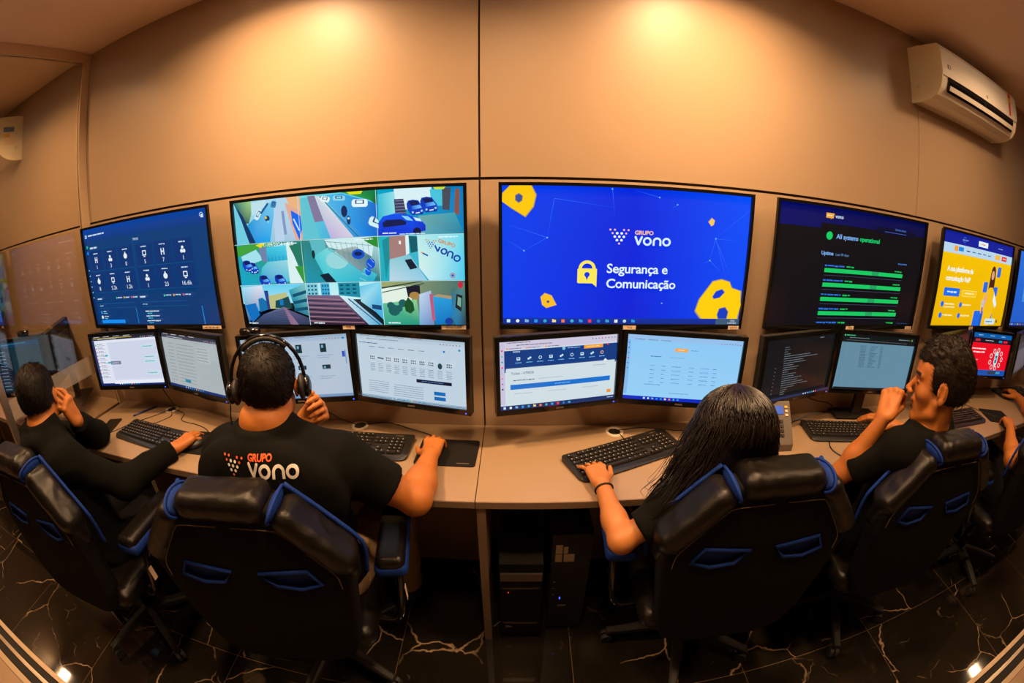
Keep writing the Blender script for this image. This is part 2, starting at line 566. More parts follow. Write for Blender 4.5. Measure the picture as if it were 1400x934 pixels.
    def mesh(s, name, smooth_it=1, disp=None):
        V, Q = s.surface()
        for _ in range(smooth_it):
            acc = np.zeros_like(V); n = np.zeros(len(V))
            for a, b in ((0, 1), (1, 2), (2, 3), (3, 0)):
                np.add.at(acc, Q[:, a], V[Q[:, b]]); np.add.at(n, Q[:, a], 1)
                np.add.at(acc, Q[:, b], V[Q[:, a]]); np.add.at(n, Q[:, b], 1)
            V = V * 0.4 + 0.6 * acc / n[:, None]
        if disp is not None:
            V = disp(V, Q)
        me = bpy.data.meshes.new(name)
        me.vertices.add(len(V)); me.vertices.foreach_set('co', V.astype(np.float32).ravel())
        me.loops.add(Q.size); me.loops.foreach_set('vertex_index', Q.astype(np.int32).ravel())
        me.polygons.add(len(Q)); me.polygons.foreach_set('loop_start', np.arange(0, Q.size, 4, dtype=np.int32))
        me.update(calc_edges=True)
        me.validate()
        me.shade_smooth()
        return me, V, Q

def vnormals(V, Q):
    n = np.cross(V[Q[:, 2]] - V[Q[:, 0]], V[Q[:, 3]] - V[Q[:, 1]])
    N = np.zeros_like(V)
    for i in range(4):
        np.add.at(N, Q[:, i], n)
    return N / (np.linalg.norm(N, axis=1)[:, None] + 1e-12)

def wrinkles(amp=0.004, sx=(9, 9, 5), seed=0.0, amp2=0.0015):
    def f(V, Q):
        N = vnormals(V, Q)
        d = np.empty(len(V))
        for i, v in enumerate(V):
            p = Vector((v[0] * sx[0] + seed, v[1] * sx[1], v[2] * sx[2]))
            w = noise.noise(p)
            d[i] = amp * (1 - 2.6 * abs(w)) + amp2 * noise.noise(p * 3.1)
        return V + N * d[:, None]
    return f
# ------------------------------------------------------------------ the room
def struct(name, bm_or_obj, m=None, parent=None, **k):
    o = finish(bm_or_obj, name, m, parent, **k) if isinstance(bm_or_obj, bmesh.types.BMesh) else bm_or_obj
    if parent is None:
        o['kind'] = 'structure'
    return o

XL, XR, YB = -5.2, 6.4, -3.4
ZJ = 1.714
bm = bm_new(); box(bm, XL, XR, YB, 0.3, -0.1, 0.0)
struct('floor', bm, MARBLE)
bm = bm_new(); box(bm, XL, XR, YB, 0.3, CEIL, CEIL + 0.1)
struct('ceiling', bm, CEILM)
wall = thing('wall_front', None, None)
wall['kind'] = 'structure'
bm = bm_new(); box(bm, XL, XR, 0.014, 0.14, 0.0, CEIL)
finish(bm, 'backing_board', WALLGAP, wall)
for x0, x1 in ((XL, -2.085), (-2.06, -0.1265), (-0.1195, 1.8115), (1.8145, XR)):
    bm = bm_new(); box(bm, x0, x1, 0.0, 0.02, ZJ + 0.005, CEIL)
    finish(bm, 'upper_panel', WALL, wall, bevel=0.001)
for x0, x1 in ((XL, -0.1265), (-0.1195, XR)):
    bm = bm_new(); box(bm, x0, x1, -0.006, 0.02, 0.0, ZJ - 0.005)
    finish(bm, 'lower_panel', WALL, wall, bevel=0.001)
bm = bm_new(); box(bm, XL - 0.1, XL, YB, 0.3, 0, CEIL); struct('wall_left', bm, WALL)
bm = bm_new(); box(bm, XR, XR + 0.1, YB, 0.3, 0, CEIL); struct('wall_right', bm, WALL)
bm = bm_new(); box(bm, XL, XR, YB - 0.1, YB, 0, CEIL); struct('wall_rear', bm, DARKW)

# glass partition beside the leftmost seat
gp = thing('window_1', None, None); gp['kind'] = 'structure'
GX = -2.075
boxobj('wall_post', (GX - 0.012, GX + 0.016, -0.05, -0.001, DESK + 0.002, CEIL - 0.001), ALUP, gp, bevel=0.002)
boxobj('ceiling_rail', (GX - 0.02, GX + 0.02, -1.60, -0.05, CEIL - 0.055, CEIL - 0.001), ALUP, gp, bevel=0.002)
boxobj('pane', (GX - 0.005, GX + 0.005, -0.70, -0.05, DESK + 0.004, CEIL - 0.055), GLASS, gp)
boxobj('frosted_band', (GX + 0.0055, GX + 0.0062, -0.70, -0.05, 1.00, 1.09), FROST, gp)
boxobj('end_post', (GX - 0.012, GX + 0.012, -0.735, -0.70, 0.002, CEIL - 0.055), ALU, gp, bevel=0.004)
# floor track of the sliding glass front and the lighter floor behind it
tr = thing('trim_1', None, None); tr['kind'] = 'structure'
for i, (a, b_, z) in enumerate(((-1.335, -1.305, 0.030), (-1.375, -1.340, 0.012), (-1.405, -1.380, 0.030), (-1.455, -1.410, 0.014), (-1.50, -1.460, 0.026))):
    boxobj('track_rail', (XL + 0.01, XR - 0.01, a, b_, 0.0005, z), ALUP if i in (0, 4) else (BLKM if i == 1 or i == 3 else ALU), tr, bevel=0.003)
bm = bm_new(); box(bm, XL + 0.01, XR - 0.01, YB + 0.01, -1.503, 0.0005, 0.014)
struct('trim_2', bm, mat('beige_hall_floor', (0.42, 0.28, 0.18), 0.4, vary=0.06, vscale=6))

# ceiling lamps
lamp0 = None
GR = 'square downlights in the ceiling'
for i, (x, y, where) in enumerate(LAMPS):
    L_ = bpy.data.lights.new('downlight_light', 'AREA')
    L_.shape = 'SQUARE'; L_.size = LAMP_SIZE; L_.energy = LAMP_POWER if y > -0.7 else LAMP_POWER_ROW2; L_.color = LAMP_COLOR; L_.spread = math.radians(150)
    lo = bpy.data.objects.new('downlight_light', L_); COL.objects.link(lo)
    lo.location = (x, y, CEIL - 0.012)
    t = thing('ceiling_downlight', 'square ceiling downlight ' + where, 'ceiling light', (x, y, CEIL - 0.0005), 0, GR)
    bm = bm_new(); s = 0.102
    for a in ((-s, s, -s, -s + 0.014), (-s, s, s - 0.014, s), (-s, -s + 0.014, -s + 0.014, s - 0.014), (s - 0.014, s, -s + 0.014, s - 0.014)):
        box(bm, *a, -0.010, 0)
    finish(bm, 'frame', WHITEP, t)
    boxobj('diffuser', (-0.086, 0.086, -0.086, 0.086, -0.006, -0.002), DIFF, t)

# ------------------------------------------------------------------ desks
def desk(x0, x1, label, legs):
    d = thing('desk', label, 'desk', ((x0 + x1) / 2, -0.233, 0), 0, None)
    c = (x0 + x1) / 2
    bm = bm_new(); box(bm, x0 - c, x1 - c, -0.233 + 0.0012, 0.225, DESK - 0.026, DESK)
    finish(bm, 'desktop', DESKM, d, bevel=0.0012)
    boxobj('front_edge', (x0 - c, x1 - c, -0.2345, -0.2322, DESK - 0.026, DESK - 0.001), DESKE, d)
    for lx in legs:
        boxobj('side_panel', (lx - c - 0.014, lx - c + 0.014, -0.225, 0.215, 0.001, DESK - 0.027), DESKE, d, bevel=0.001)
    return d
desk(-2.06, -0.1245, 'greige laminate desk at the left, from the glass partition to the central seam', (-1.44,))
desk(-0.1215, 2.02, 'greige laminate desk right of the central seam, where the woman sits', (-0.107, 2.0))
desk(2.023, 4.6, 'greige laminate desk at the far right end, under the red monitor', (2.04, 4.5))
desk(-4.6, -2.09, 'desk in the next room, seen through the glass at far left', (-4.5, -2.11))

# ------------------------------------------------------------------ pictures on screens
_TC = {}
def text_geo(s, size, off=0.0, align='LEFT', space=1.0):
    key = (s, size, off, align, space)
    if key in _TC:
        return _TC[key]
    c = bpy.data.curves.new('t', 'FONT')
    c.body = s; c.size = size; c.offset = off; c.align_x = align; c.space_character = space
    c.resolution_u = 3
    o = bpy.data.objects.new('t', c); COL.objects.link(o)
    dg = bpy.context.evaluated_depsgraph_get(); dg.update()
    me = o.evaluated_get(dg).to_mesh()
    r = ([tuple(v.co[:2]) for v in me.vertices], [tuple(p.vertices) for p in me.polygons])
    o.evaluated_get(dg).to_mesh_clear()
    bpy.data.objects.remove(o); bpy.data.curves.remove(c)
    _TC[key] = r
    return r

class Canvas:
    def __init__(s, w, h, W, H, bg):
        s.v, s.f, s.c = [], [], []
        s.w, s.h, s.sx, s.sy, s.W, s.H = w, h, W / w, H / h, W, H
        s.k = 0
        s.clip = (0, 0, w, h)
        s.poly([(0, 0), (w, 0), (w, h), (0, h)], bg)
    def poly(s, pts, col, step=True):
        x0, y0, x1, y1 = s.clip
        pts = [(min(max(x, x0), x1), min(max(y, y0), y1)) for x, y in pts]
        if isinstance(col[0], (int, float)):
            col = [col] * len(pts)
        if abs(sum(pts[i][0] * pts[i - 1][1] - pts[i - 1][0] * pts[i][1] for i in range(len(pts)))) < 1e-7:
            return
        b = len(s.v)
        y = -0.00006 * s.k
        for p in pts:
            s.v.append((p[0] * s.sx - s.W / 2, y, (s.h - p[1]) * s.sy))
        s.f.append(tuple(range(b, b + len(pts))))
        s.c.append([rgb(*c) for c in col])
        if step: s.k += 1
    def rect(s, x, y, w, h, col): s.poly([(x, y), (x + w, y), (x + w, y + h), (x, y + h)], col)
    def grad(s, x, y, w, h, c0, c1): s.poly([(x, y), (x + w, y), (x + w, y + h), (x, y + h)], [c0, c0, c1, c1])
    def circ(s, x, y, r, col, n=16, ry=None):
        ry = r if ry is None else ry
        s.poly([(x + r * math.cos(2 * math.pi * i / n), y + ry * math.sin(2 * math.pi * i / n)) for i in range(n)], col)
    def blob(s, pts, col, edge, soft):
        """polygon with a soft rim: centre colour fading to the edge colour"""
        cx = sum(p[0] for p in pts) / len(pts); cy = sum(p[1] for p in pts) / len(pts)
        n = len(pts)
        out = [(cx + (p[0] - cx) * (1 + soft), cy + (p[1] - cy) * (1 + soft)) for p in pts]
        for i in range(n):
            j = (i + 1) % n
            s.poly([out[i], out[j], pts[j], pts[i]], [edge, edge, col, col], False)
        s.k += 1
        s.poly(pts, col)
    def line(s, x0, y0, x1, y1, w, col, col2=None):
        dx, dy = x1 - x0, y1 - y0; L = math.hypot(dx, dy) or 1
        nx, ny = -dy / L * w / 2, dx / L * w / 2
        s.poly([(x0 + nx, y0 + ny), (x1 + nx, y1 + ny), (x1 - nx, y1 - ny), (x0 - nx, y0 - ny)], [col, col2 or col, col2 or col, col])
    def ringg(s, x, y, r, w, col, a0=0, a1=360, n=28, rot=0):
        P = lambda a, q: (x + q * math.cos(math.radians(a)), y - q * math.sin(math.radians(a)))
        for i in range(n):
            a = a0 + (a1 - a0) * i / n; b = a0 + (a1 - a0) * (i + 1) / n
            s.poly([P(a, r + w / 2), P(b, r + w / 2), P(b, r - w / 2), P(a, r - w / 2)], col, False)
        s.k += 1
    def text(s, x, y, size, t, col, off=0.0, align='LEFT', space=1.0, M=None):
        V, F = text_geo(t, 1.0, off, align, space)
        k = s.k
        for f in F:
            pts = []
            for i in f:
                u, v = V[i][0] * size, -V[i][1] * size
                if M: u, v = M[0] * u + M[1] * v, M[2] * u + M[3] * v
                pts.append((x + u, y + v))
            s.poly(pts, col, False)
        s.k = k + 1
    def greek(s, x, y, w, h, col, seed=0, gap=0.28):
        """a line of writing too small to read"""
        r = random.Random(seed * 7 + int(x * 10) + int(y * 31))
        e = x + w
        while x < e:
            d = min(r.uniform(1.2, 5.0) * h, e - x)
            s.rect(x, y + h * 0.15 * r.random(), d, h * r.uniform(0.6, 0.9), col)
            x += d + gap * h * 1.6
    def dots(s, x, y, u, cw, co):
        """the V of dots; u = dot spacing"""
        rows = [([-2, -1, 1, 2], [1, 1, 1, 1]), ([-1.5, -.5, .5, 1.5], [1, 0, 0, 1]), ([-1, 0, 1], [0, 0, 0]), ([-.5, .5], [0, 0]), ([0], [1])]
        for i, (xs, k) in enumerate(rows):
            for a, o in zip(xs, k):
                s.circ(x + a * u, y + i * u * 0.78, u * (0.23 if o else 0.29), co if o else cw, 12)
    def vono(s, x, y, h, col, w=None, M=None):
        """lower-case word, baseline y, x-height h"""
        w = w or h * 0.24
        q = h / 2 - w / 2 + h * .03
        X = x
        s.line(X + w * .4, y - h, X + h * .47, y - w * .35, w, col); s.line(X + h * .94 - w * .4, y - h, X + h * .47, y - w * .35, w, col)
        s.circ(X + h * .47, y - w * .45, w * .5, col); s.circ(X + w * .4, y - h, w * .5, col, 12); s.circ(X + h * .94 - w * .4, y - h, w * .5, col, 12)
        X += h * 1.02 + h * .5
        s.ringg(X, y - h / 2, q, w, col)
        X += h * .66
        s.ringg(X + q + w / 2, y - h / 2, q, w, col, 0, 180, 16)
        s.rect(X, y - h / 2, w, h / 2, col); s.rect(X + 2 * q, y - h / 2, w, h / 2, col)
        X += 2 * q + w + h * .62
        s.ringg(X, y - h / 2, q, w, col)
    def build(s, name, m, parent):
        me = bpy.data.meshes.new(name)
        me.from_pydata(s.v, [], s.f)
        a = me.color_attributes.new('Col', 'FLOAT_COLOR', 'CORNER')
        data = []
        for c in s.c:
            for q in c:
                data.extend((*q, 1.0))
        a.data.foreach_set('color', data)
        me.update()
        return link(name, me, m, parent)

W1, W2 = (225, 235, 245), (250, 252, 255)
def pic_tv_blue(c):
    B = (0, 58, 232)
    c.poly([(0, 0), (80, 0), (80, 90), (0, 90)], [(0, 66, 238), (0, 40, 222), (0, 30, 215), (0, 60, 235)])
    c.poly([(80, 0), (160, 0), (160, 90), (80, 90)], [(0, 40, 222), (0, 78, 250), (0, 74, 248), (0, 30, 215)])
    def net(pts):
        for a, b in pts:
            c.line(*a, *b, 0.22, (60, 130, 255), (20, 70, 240))
    net([((31, 8), (27, 33)), ((27, 33), (13, 41.5)), ((13, 41.5), (2, 34)), ((27, 33), (1, 24)), ((66, 0), (68, 18)), ((96, 5), (80, 1)), ((108, 9), (103, 13)), ((31, 8), (68, 13)),
         ((160, 9), (136, 30)), ((136, 30), (158, 31)), ((136, 30), (148, 62)), ((136, 30), (133, 45)), ((133, 45), (127, 48)), ((148, 62), (158, 66)), ((138, 34), (150, 57)), ((133, 45), (144, 55))])
    for p in ((27, 33), (13, 41.5), (96, 5), (108, 9), (136, 30), (133, 45), (102, 75.5), (66, 1)):
        c.circ(p[0], p[1], 0.55, (110, 180, 255), 8)
    Y = (255, 200, 10)
    c.blob([(5, 0), (17, 0), (19.5, 6), (18, 13), (13.5, 19), (6, 14), (0, 10), (0.5, 5)], Y, (120, 120, 120), 0.12)
    c.blob([(8.2, 6.5), (10, 5.4), (11.8, 6.8), (11.5, 9.2), (9.8, 10.4), (8.2, 9)], (60, 80, 150), (200, 170, 40), 0.35)
    c.blob([(132, 86), (127, 80), (129, 72), (133, 66), (137, 60), (143, 58.5), (149, 60), (151, 64), (158, 66), (160, 76), (158, 86)], (255, 206, 10), (90, 100, 150), 0.10)
    c.blob([(138, 70), (140, 66.5), (144, 65), (146, 67), (143, 70.5), (139, 71.5)], (10, 60, 215), (210, 180, 50), 0.18)
    c.blob([(143, 83), (144, 79), (148, 78), (150.5, 81), (150, 85.8), (144, 85.8)], (20, 60, 190), (210, 180, 50), 0.18)
    c.blob([(23.5, 72), (26, 69.5), (30, 71), (33, 77), (27, 79), (24.5, 77)], (250, 190, 40), (40, 80, 200), 0.12)
    c.circ(28, 75, 0.9, (90, 80, 120))
    c.blob([(130, 19), (132, 16.5), (134, 18), (133.5, 20.5), (132, 21.5)], (250, 200, 90), (40, 80, 220), 0.25)
    c.dots(71.2, 27, 2.85, (240, 250, 255), (250, 190, 160))
    c.text(81, 29.6, 3.6, 'GRUPO', (250, 190, 150), 0.035, space=0.98)
    c.vono(81, 36.6, 5.4, (215, 240, 255))
    Z = (255, 232, 90)
    c.ringg(51.8, 52.6, 4.3, 2.0, Z, 0, 180, 18)
    c.poly([(46.4, 52.6), (57.6, 52.6), (58, 53), (58, 64.8), (55.2, 62.4), (46.4, 62.4), (45.8, 61.8), (45.8, 53.2)], Z)
    c.circ(51.8, 56.6, 1.7, B); c.poly([(50.7, 57.4), (52.9, 57.4), (51.8, 60.4)], B)
    c.text(64, 55.2, 8.6, 'Segurança e', (225, 245, 255), 0.016, space=0.97)
    c.text(64, 65.2, 8.6, 'Comunicação', (225, 245, 255), 0.016, space=0.97)
    c.grad(0, 86, 160, 4, (10, 50, 160), (8, 40, 140))
    taskbar(c, 86, 4, 15)
    c.rect(142, 86, 18, 4, (60, 90, 120)); c.text(153, 87.9, 1.7, '14:21', W2); c.text(151, 89.6, 1.5, '11/09/2024', W2)

def taskbar(c, y, h, n, x=3.5, d=5.7, bg=None):
    if bg: c.rect(0, y, c.w, h, bg)
    cols = [(200, 230, 255), (230, 240, 250), (120, 180, 220), (30, 150, 230), (40, 170, 190), (240, 220, 140), (240, 120, 60), (60, 180, 210), (50, 150, 220), (235, 60, 80), (40, 120, 200), (60, 160, 200), (230, 235, 240), (190, 220, 240), (40, 150, 230)]
    for i in range(n):
        q = cols[i % len(cols)]
        cx, cy = x + i * d, y + h / 2
        if i % 3 == 0: c.rect(cx - h * .26, cy - h * .26, h * .52, h * .52, q)
        elif i % 3 == 1: c.circ(cx, cy, h * .28, q, 10)
        else:
            c.rect(cx - h * .3, cy - h * .2, h * .6, h * .42, q); c.rect(cx - h * .3, cy - h * .3, h * .25, h * .12, q)

def pic_tv_dashboard(c):
    c.grad(0, 0, 160, 90, (0, 62, 120), (0, 55, 112))
    c.grad(0, 0, 160, 12, (4, 66, 160), (0, 56, 125))
    c.circ(4, 6.5, 1.7, (190, 225, 245)); c.circ(4, 6.5, 0.9, (4, 60, 140))
    c.greek(8, 5.2, 26, 1.8, (190, 220, 240))
    c.ringg(154, 4.5, 1.5, 0.5, (200, 225, 245)); c.rect(153.6, 4.4, 2.4, 2.4, (200, 225, 245))
    c.rect(0, 12, 4.5, 78, (0, 45, 98))
    c.rect(3.2, 15, 2.2, 2.6, (40, 190, 110)); c.rect(3, 20.5, 2.6, 2.8, (20, 130, 240))
    for i in range(6): c.circ(2.6, 38 + i * 5.2, 0.7, (170, 205, 230), 8)
    c.greek(9, 16.8, 12, 1.8, (190, 215, 235)); c.text(74, 17, 2.8, 'TIPOS', (200, 220, 240), 0.01)
    c.line(73, 14, 73, 60, .25, (20, 90, 150))
    nums = [['1', '3', '0', '5', '7', '1'], ['8', '5.2k', '1.2k', '1', '23', '16.6k']]
    for r in range(2):
        for i in range(6):
            x0 = 11 + i * 22.4 + (3 if i > 2 else 0); y0 = 22 + r * 20
            c.rect(x0 - 4, y0 - 1.5, 20, 18.5, (0, 50, 112)); c.line(x0 - 4, y0 + 17.4, x0 + 16, y0 + 17.4, .2, (30, 100, 155))
            c.greek(x0 + 2.5, y0 + .6, 7, 1.2, (190, 215, 235), i + r)
            q = (225, 238, 248); cx, cy = x0 + 6, y0 + 7
            k = (i + r * 2) % 4
            if k == 0: c.rect(cx - 2, cy - 2.6, 1, 5.4, q); c.rect(cx + 1, cy - 2.6, 1, 5.4, q); c.rect(cx - 2, cy - .5, 4, 1, q)
            elif k == 1: c.circ(cx, cy - 1.4, 1.3, q); c.circ(cx - 1.2, cy + 1.4, 1.5, q); c.circ(cx + 1.4, cy + 1.5, 1.5, q)
            elif k == 2: c.circ(cx, cy, 2.4, q); c.rect(cx - .6, cy - 3.6, 1.2, 1.6, q)
            else: c.rect(cx - 2.3, cy - 2.6, 4.6, 4.4, q); c.rect(cx - 1.5, cy - 1.8, 3, 2.6, (0, 50, 112)); c.rect(cx - 1, cy + 2.2, 2, .8, q)
            c.text(cx, y0 + 15.4, 5.0, nums[r][i], (215, 232, 245), 0.0, 'CENTER')
    for x0 in (10, 74):
        c.greek(x0, 64.5, 7, 1.7, (190, 215, 235), 3)
        for j, q in enumerate([(60, 210, 170), (230, 170, 60), (220, 90, 130)]):
            c.rect(x0 + 30 + j * 11, 64.3, 1.6, 1.6, q); c.greek(x0 + 32.5 + j * 11, 64.5, 6, 1.2, (190, 215, 235), j)
        c.line(x0, 70, x0 + 56, 70, .25, (30, 100, 155)); c.line(x0, 74, x0 + 56, 74, .2, (30, 100, 155))
        c.greek(x0 + 2, 71.4, 6, 1, (150, 190, 215), 5)
    c.circ(13, 78, 1.6, (30, 140, 220)); c.greek(16, 76.8, 5, 1, (200, 220, 235)); c.greek(16, 78.6, 6, 1, (120, 190, 210))
    c.circ(13, 82.6, 1.6, (220, 235, 245)); c.greek(16, 81.6, 7, 1, (200, 220, 235)); c.greek(16, 83.4, 5, 1, (120, 190, 210))
    c.rect(11, 85.2, 36, 3.2, (15, 140, 240))
    for i in range(4): c.greek(78, 77.5 + i * 4.2, 17, 1.1, (200, 220, 235), i); c.greek(80, 79.4 + i * 4.2, 6, 1, (70, 190, 210), i)
    c.rect(66, 74.5, .8, 14, (25, 130, 215)); c.rect(144, 74.5, .9, 15, (25, 130, 215))

def pic_tv_status(c):
    c.grad(0, 0, 160, 90, (9, 10, 16), (6, 8, 18))
    c.poly([(0, 0), (160, 0), (160, 12), (38, 12), (38, 16), (0, 16)], [(2, 10, 96), (2, 8, 70), (2, 8, 60), (2, 10, 90), (2, 10, 90), (2, 10, 100)])
    c.rect(96, 9, 50, 5, (3, 6, 40))
    c.poly([(42, 4.2), (50, 4.2), (49.2, 8), (47.5, 8), (46.6, 9), (46.6, 8), (42, 8)], (240, 165, 50))
    c.greek(43, 5.4, 5, 1.4, (250, 225, 190)); c.text(51, 7.4, 4.0, 'vono', (200, 225, 250), 0.02)
    c.text(119, 10, 2.6, 'Service status', (90, 130, 230)); c.line(106, 12.2, 134, 12.2, .3, (80, 110, 210))
    c.circ(47, 21, 3.1, (10, 205, 100), 24)
    c.text(54, 22.6, 5.0, 'All systems', (130, 180, 245), 0.022); c.text(78.5, 22.6, 5.0, 'operational', (10, 215, 110), 0.022)
    c.text(41, 35.6, 3.9, 'Uptime', (120, 175, 240), 0.03); c.text(55, 35.6, 2.8, 'Last 90 days', (90, 130, 180), 0.01)
    c.greek(128, 36.5, 12, 1.5, (60, 110, 180))
    for i in range(4):
        y = 43 + i * 11.2
        c.greek(46, y, 20, 1.5, (40, 110, 210), i); c.greek(68, y, 8, 1.5, (20, 180, 90), i)
        c.greek(125, y + .2, 9, 1.3, (20, 190, 90), i)
        c.rect(46, y + 2.6, 90, 3.2, (18, 200, 98)); c.rect(97, y + 2.6, 8, 3.2, (30, 160, 95))
        c.line(46, y + 8, 136, y + 8, .25, (70, 80, 110))
    c.greek(46, 87.6, 20, 1.5, (40, 110, 210)); c.greek(68, 87.6, 8, 1.5, (20, 180, 90)); c.greek(125, 87.6, 9, 1.3, (20, 190, 90))
    for i in range(5): c.rect(140 + i * 3, 88.3, 1.4, .6, (40, 90, 160))

def pic_tv_yellow(c):
    c.grad(0, 0, 160, 90, (250, 196, 0), (235, 180, 0))
    c.rect(0, 0, 160, 11, (10, 30, 150)); c.rect(0, 11, 160, 9, (185, 215, 235))
    c.rect(70, 3, 22, 5.5, (225, 238, 250)); c.greek(76, 5, 10, 1.6, (230, 150, 90)); c.ringg(40, 5.5, 2.6, .4, (90, 130, 220)); c.greek(36, 5, 12, 1.4, (120, 150, 230)); c.greek(118, 5, 12, 1.4, (120, 150, 230))
    c.rect(22, 12.6, 7, 5, (245, 160, 50)); c.rect(30, 13, 10, 4, (20, 140, 230))
    for i in range(5): c.greek(46 + i * 12, 15, 8, 1.4, (50, 90, 150), i)
    c.rect(112, 12.8, 14, 5, (245, 185, 70)); c.rect(130, 12.8, 14, 5, (225, 50, 60)); c.greek(133, 14.6, 8, 1.4, (255, 210, 190))
    c.text(14, 37, 7.0, 'A sua plataforma de', (235, 245, 235), 0.03, space=.92); c.text(14, 46, 7.0, 'comunicação VoIP', (235, 245, 235), 0.03, space=.92)
    c.poly([(15, 53), (43, 53), (44, 54), (44, 60), (43, 61), (15, 61), (14, 60), (14, 54)], (20, 110, 235)); c.greek(20, 56, 18, 2, (210, 230, 250))
    c.rect(50, 54, 30, 6.5, (255, 226, 120)); c.rect(50.6, 54.6, 28.8, 5.3, (248, 198, 20)); c.greek(55, 56.4, 20, 1.7, (255, 240, 200))
    for i, (x, y) in enumerate(((15, 69), (50, 69), (15, 80), (50, 80))):
        c.circ(x, y, 2.8, (20, 110, 230), 14); c.greek(x + 4.4, y - 1, 18, 1.8, (250, 235, 180), i)
        if i == 0: c.greek(x + 4.4, y + 2.2, 20, 1.4, (250, 235, 180))
    D = (25, 105, 230)
    for x, y, w, h in ((123, 25, 9, 11), (93, 43, 10, 11), (120, 47, 10, 10), (82, 74, 22, 16), (118, 76, 9, 8)):
        c.poly([(x + 1.5, y), (x + w, y), (x + w, y + h - 1.5), (x + w - 1.5, y + h), (x, y + h), (x, y + 1.5)], D)
    c.circ(113, 32, 5.5, (70, 35, 25), 18, 7); c.poly([(107, 32), (119, 32), (120, 52), (106, 50)], (70, 35, 25))
    c.circ(112.6, 35, 3.8, (225, 160, 130), 18, 5)
    c.poly([(104, 52), (109, 48), (117, 48), (123, 53), (126, 76), (122, 90), (103, 90)], (245, 190, 20))
    c.poly([(104, 52), (99, 60), (96, 76), (100, 78), (106, 62)], (230, 170, 140)); c.poly([(123, 53), (134, 66), (131, 70), (122, 62)], (230, 240, 250))
    c.rect(112, 82, 26, 6.5, (205, 228, 235)); c.greek(115, 84.6, 16, 1.5, (60, 120, 170)); c.circ(143, 85, 2, (60, 90, 60))
    c.rect(96, 62, 5, 8, (190, 200, 205)); c.rect(98, 70, 2, 20, (40, 70, 120))

def pic_tv_plain_blue(c):
    c.grad(0, 0, 160, 90, (30, 110, 215), (20, 90, 200)); c.rect(30, 20, 110, 40, (60, 140, 220)); c.greek(34, 26, 60, 3, (190, 220, 245)); c.rect(0, 86, 160, 4, (10, 40, 130)); taskbar(c, 86, 4, 10)
    for i in range(4): c.greek(34, 34 + i * 6, 80, 1.8, (150, 200, 240), i)

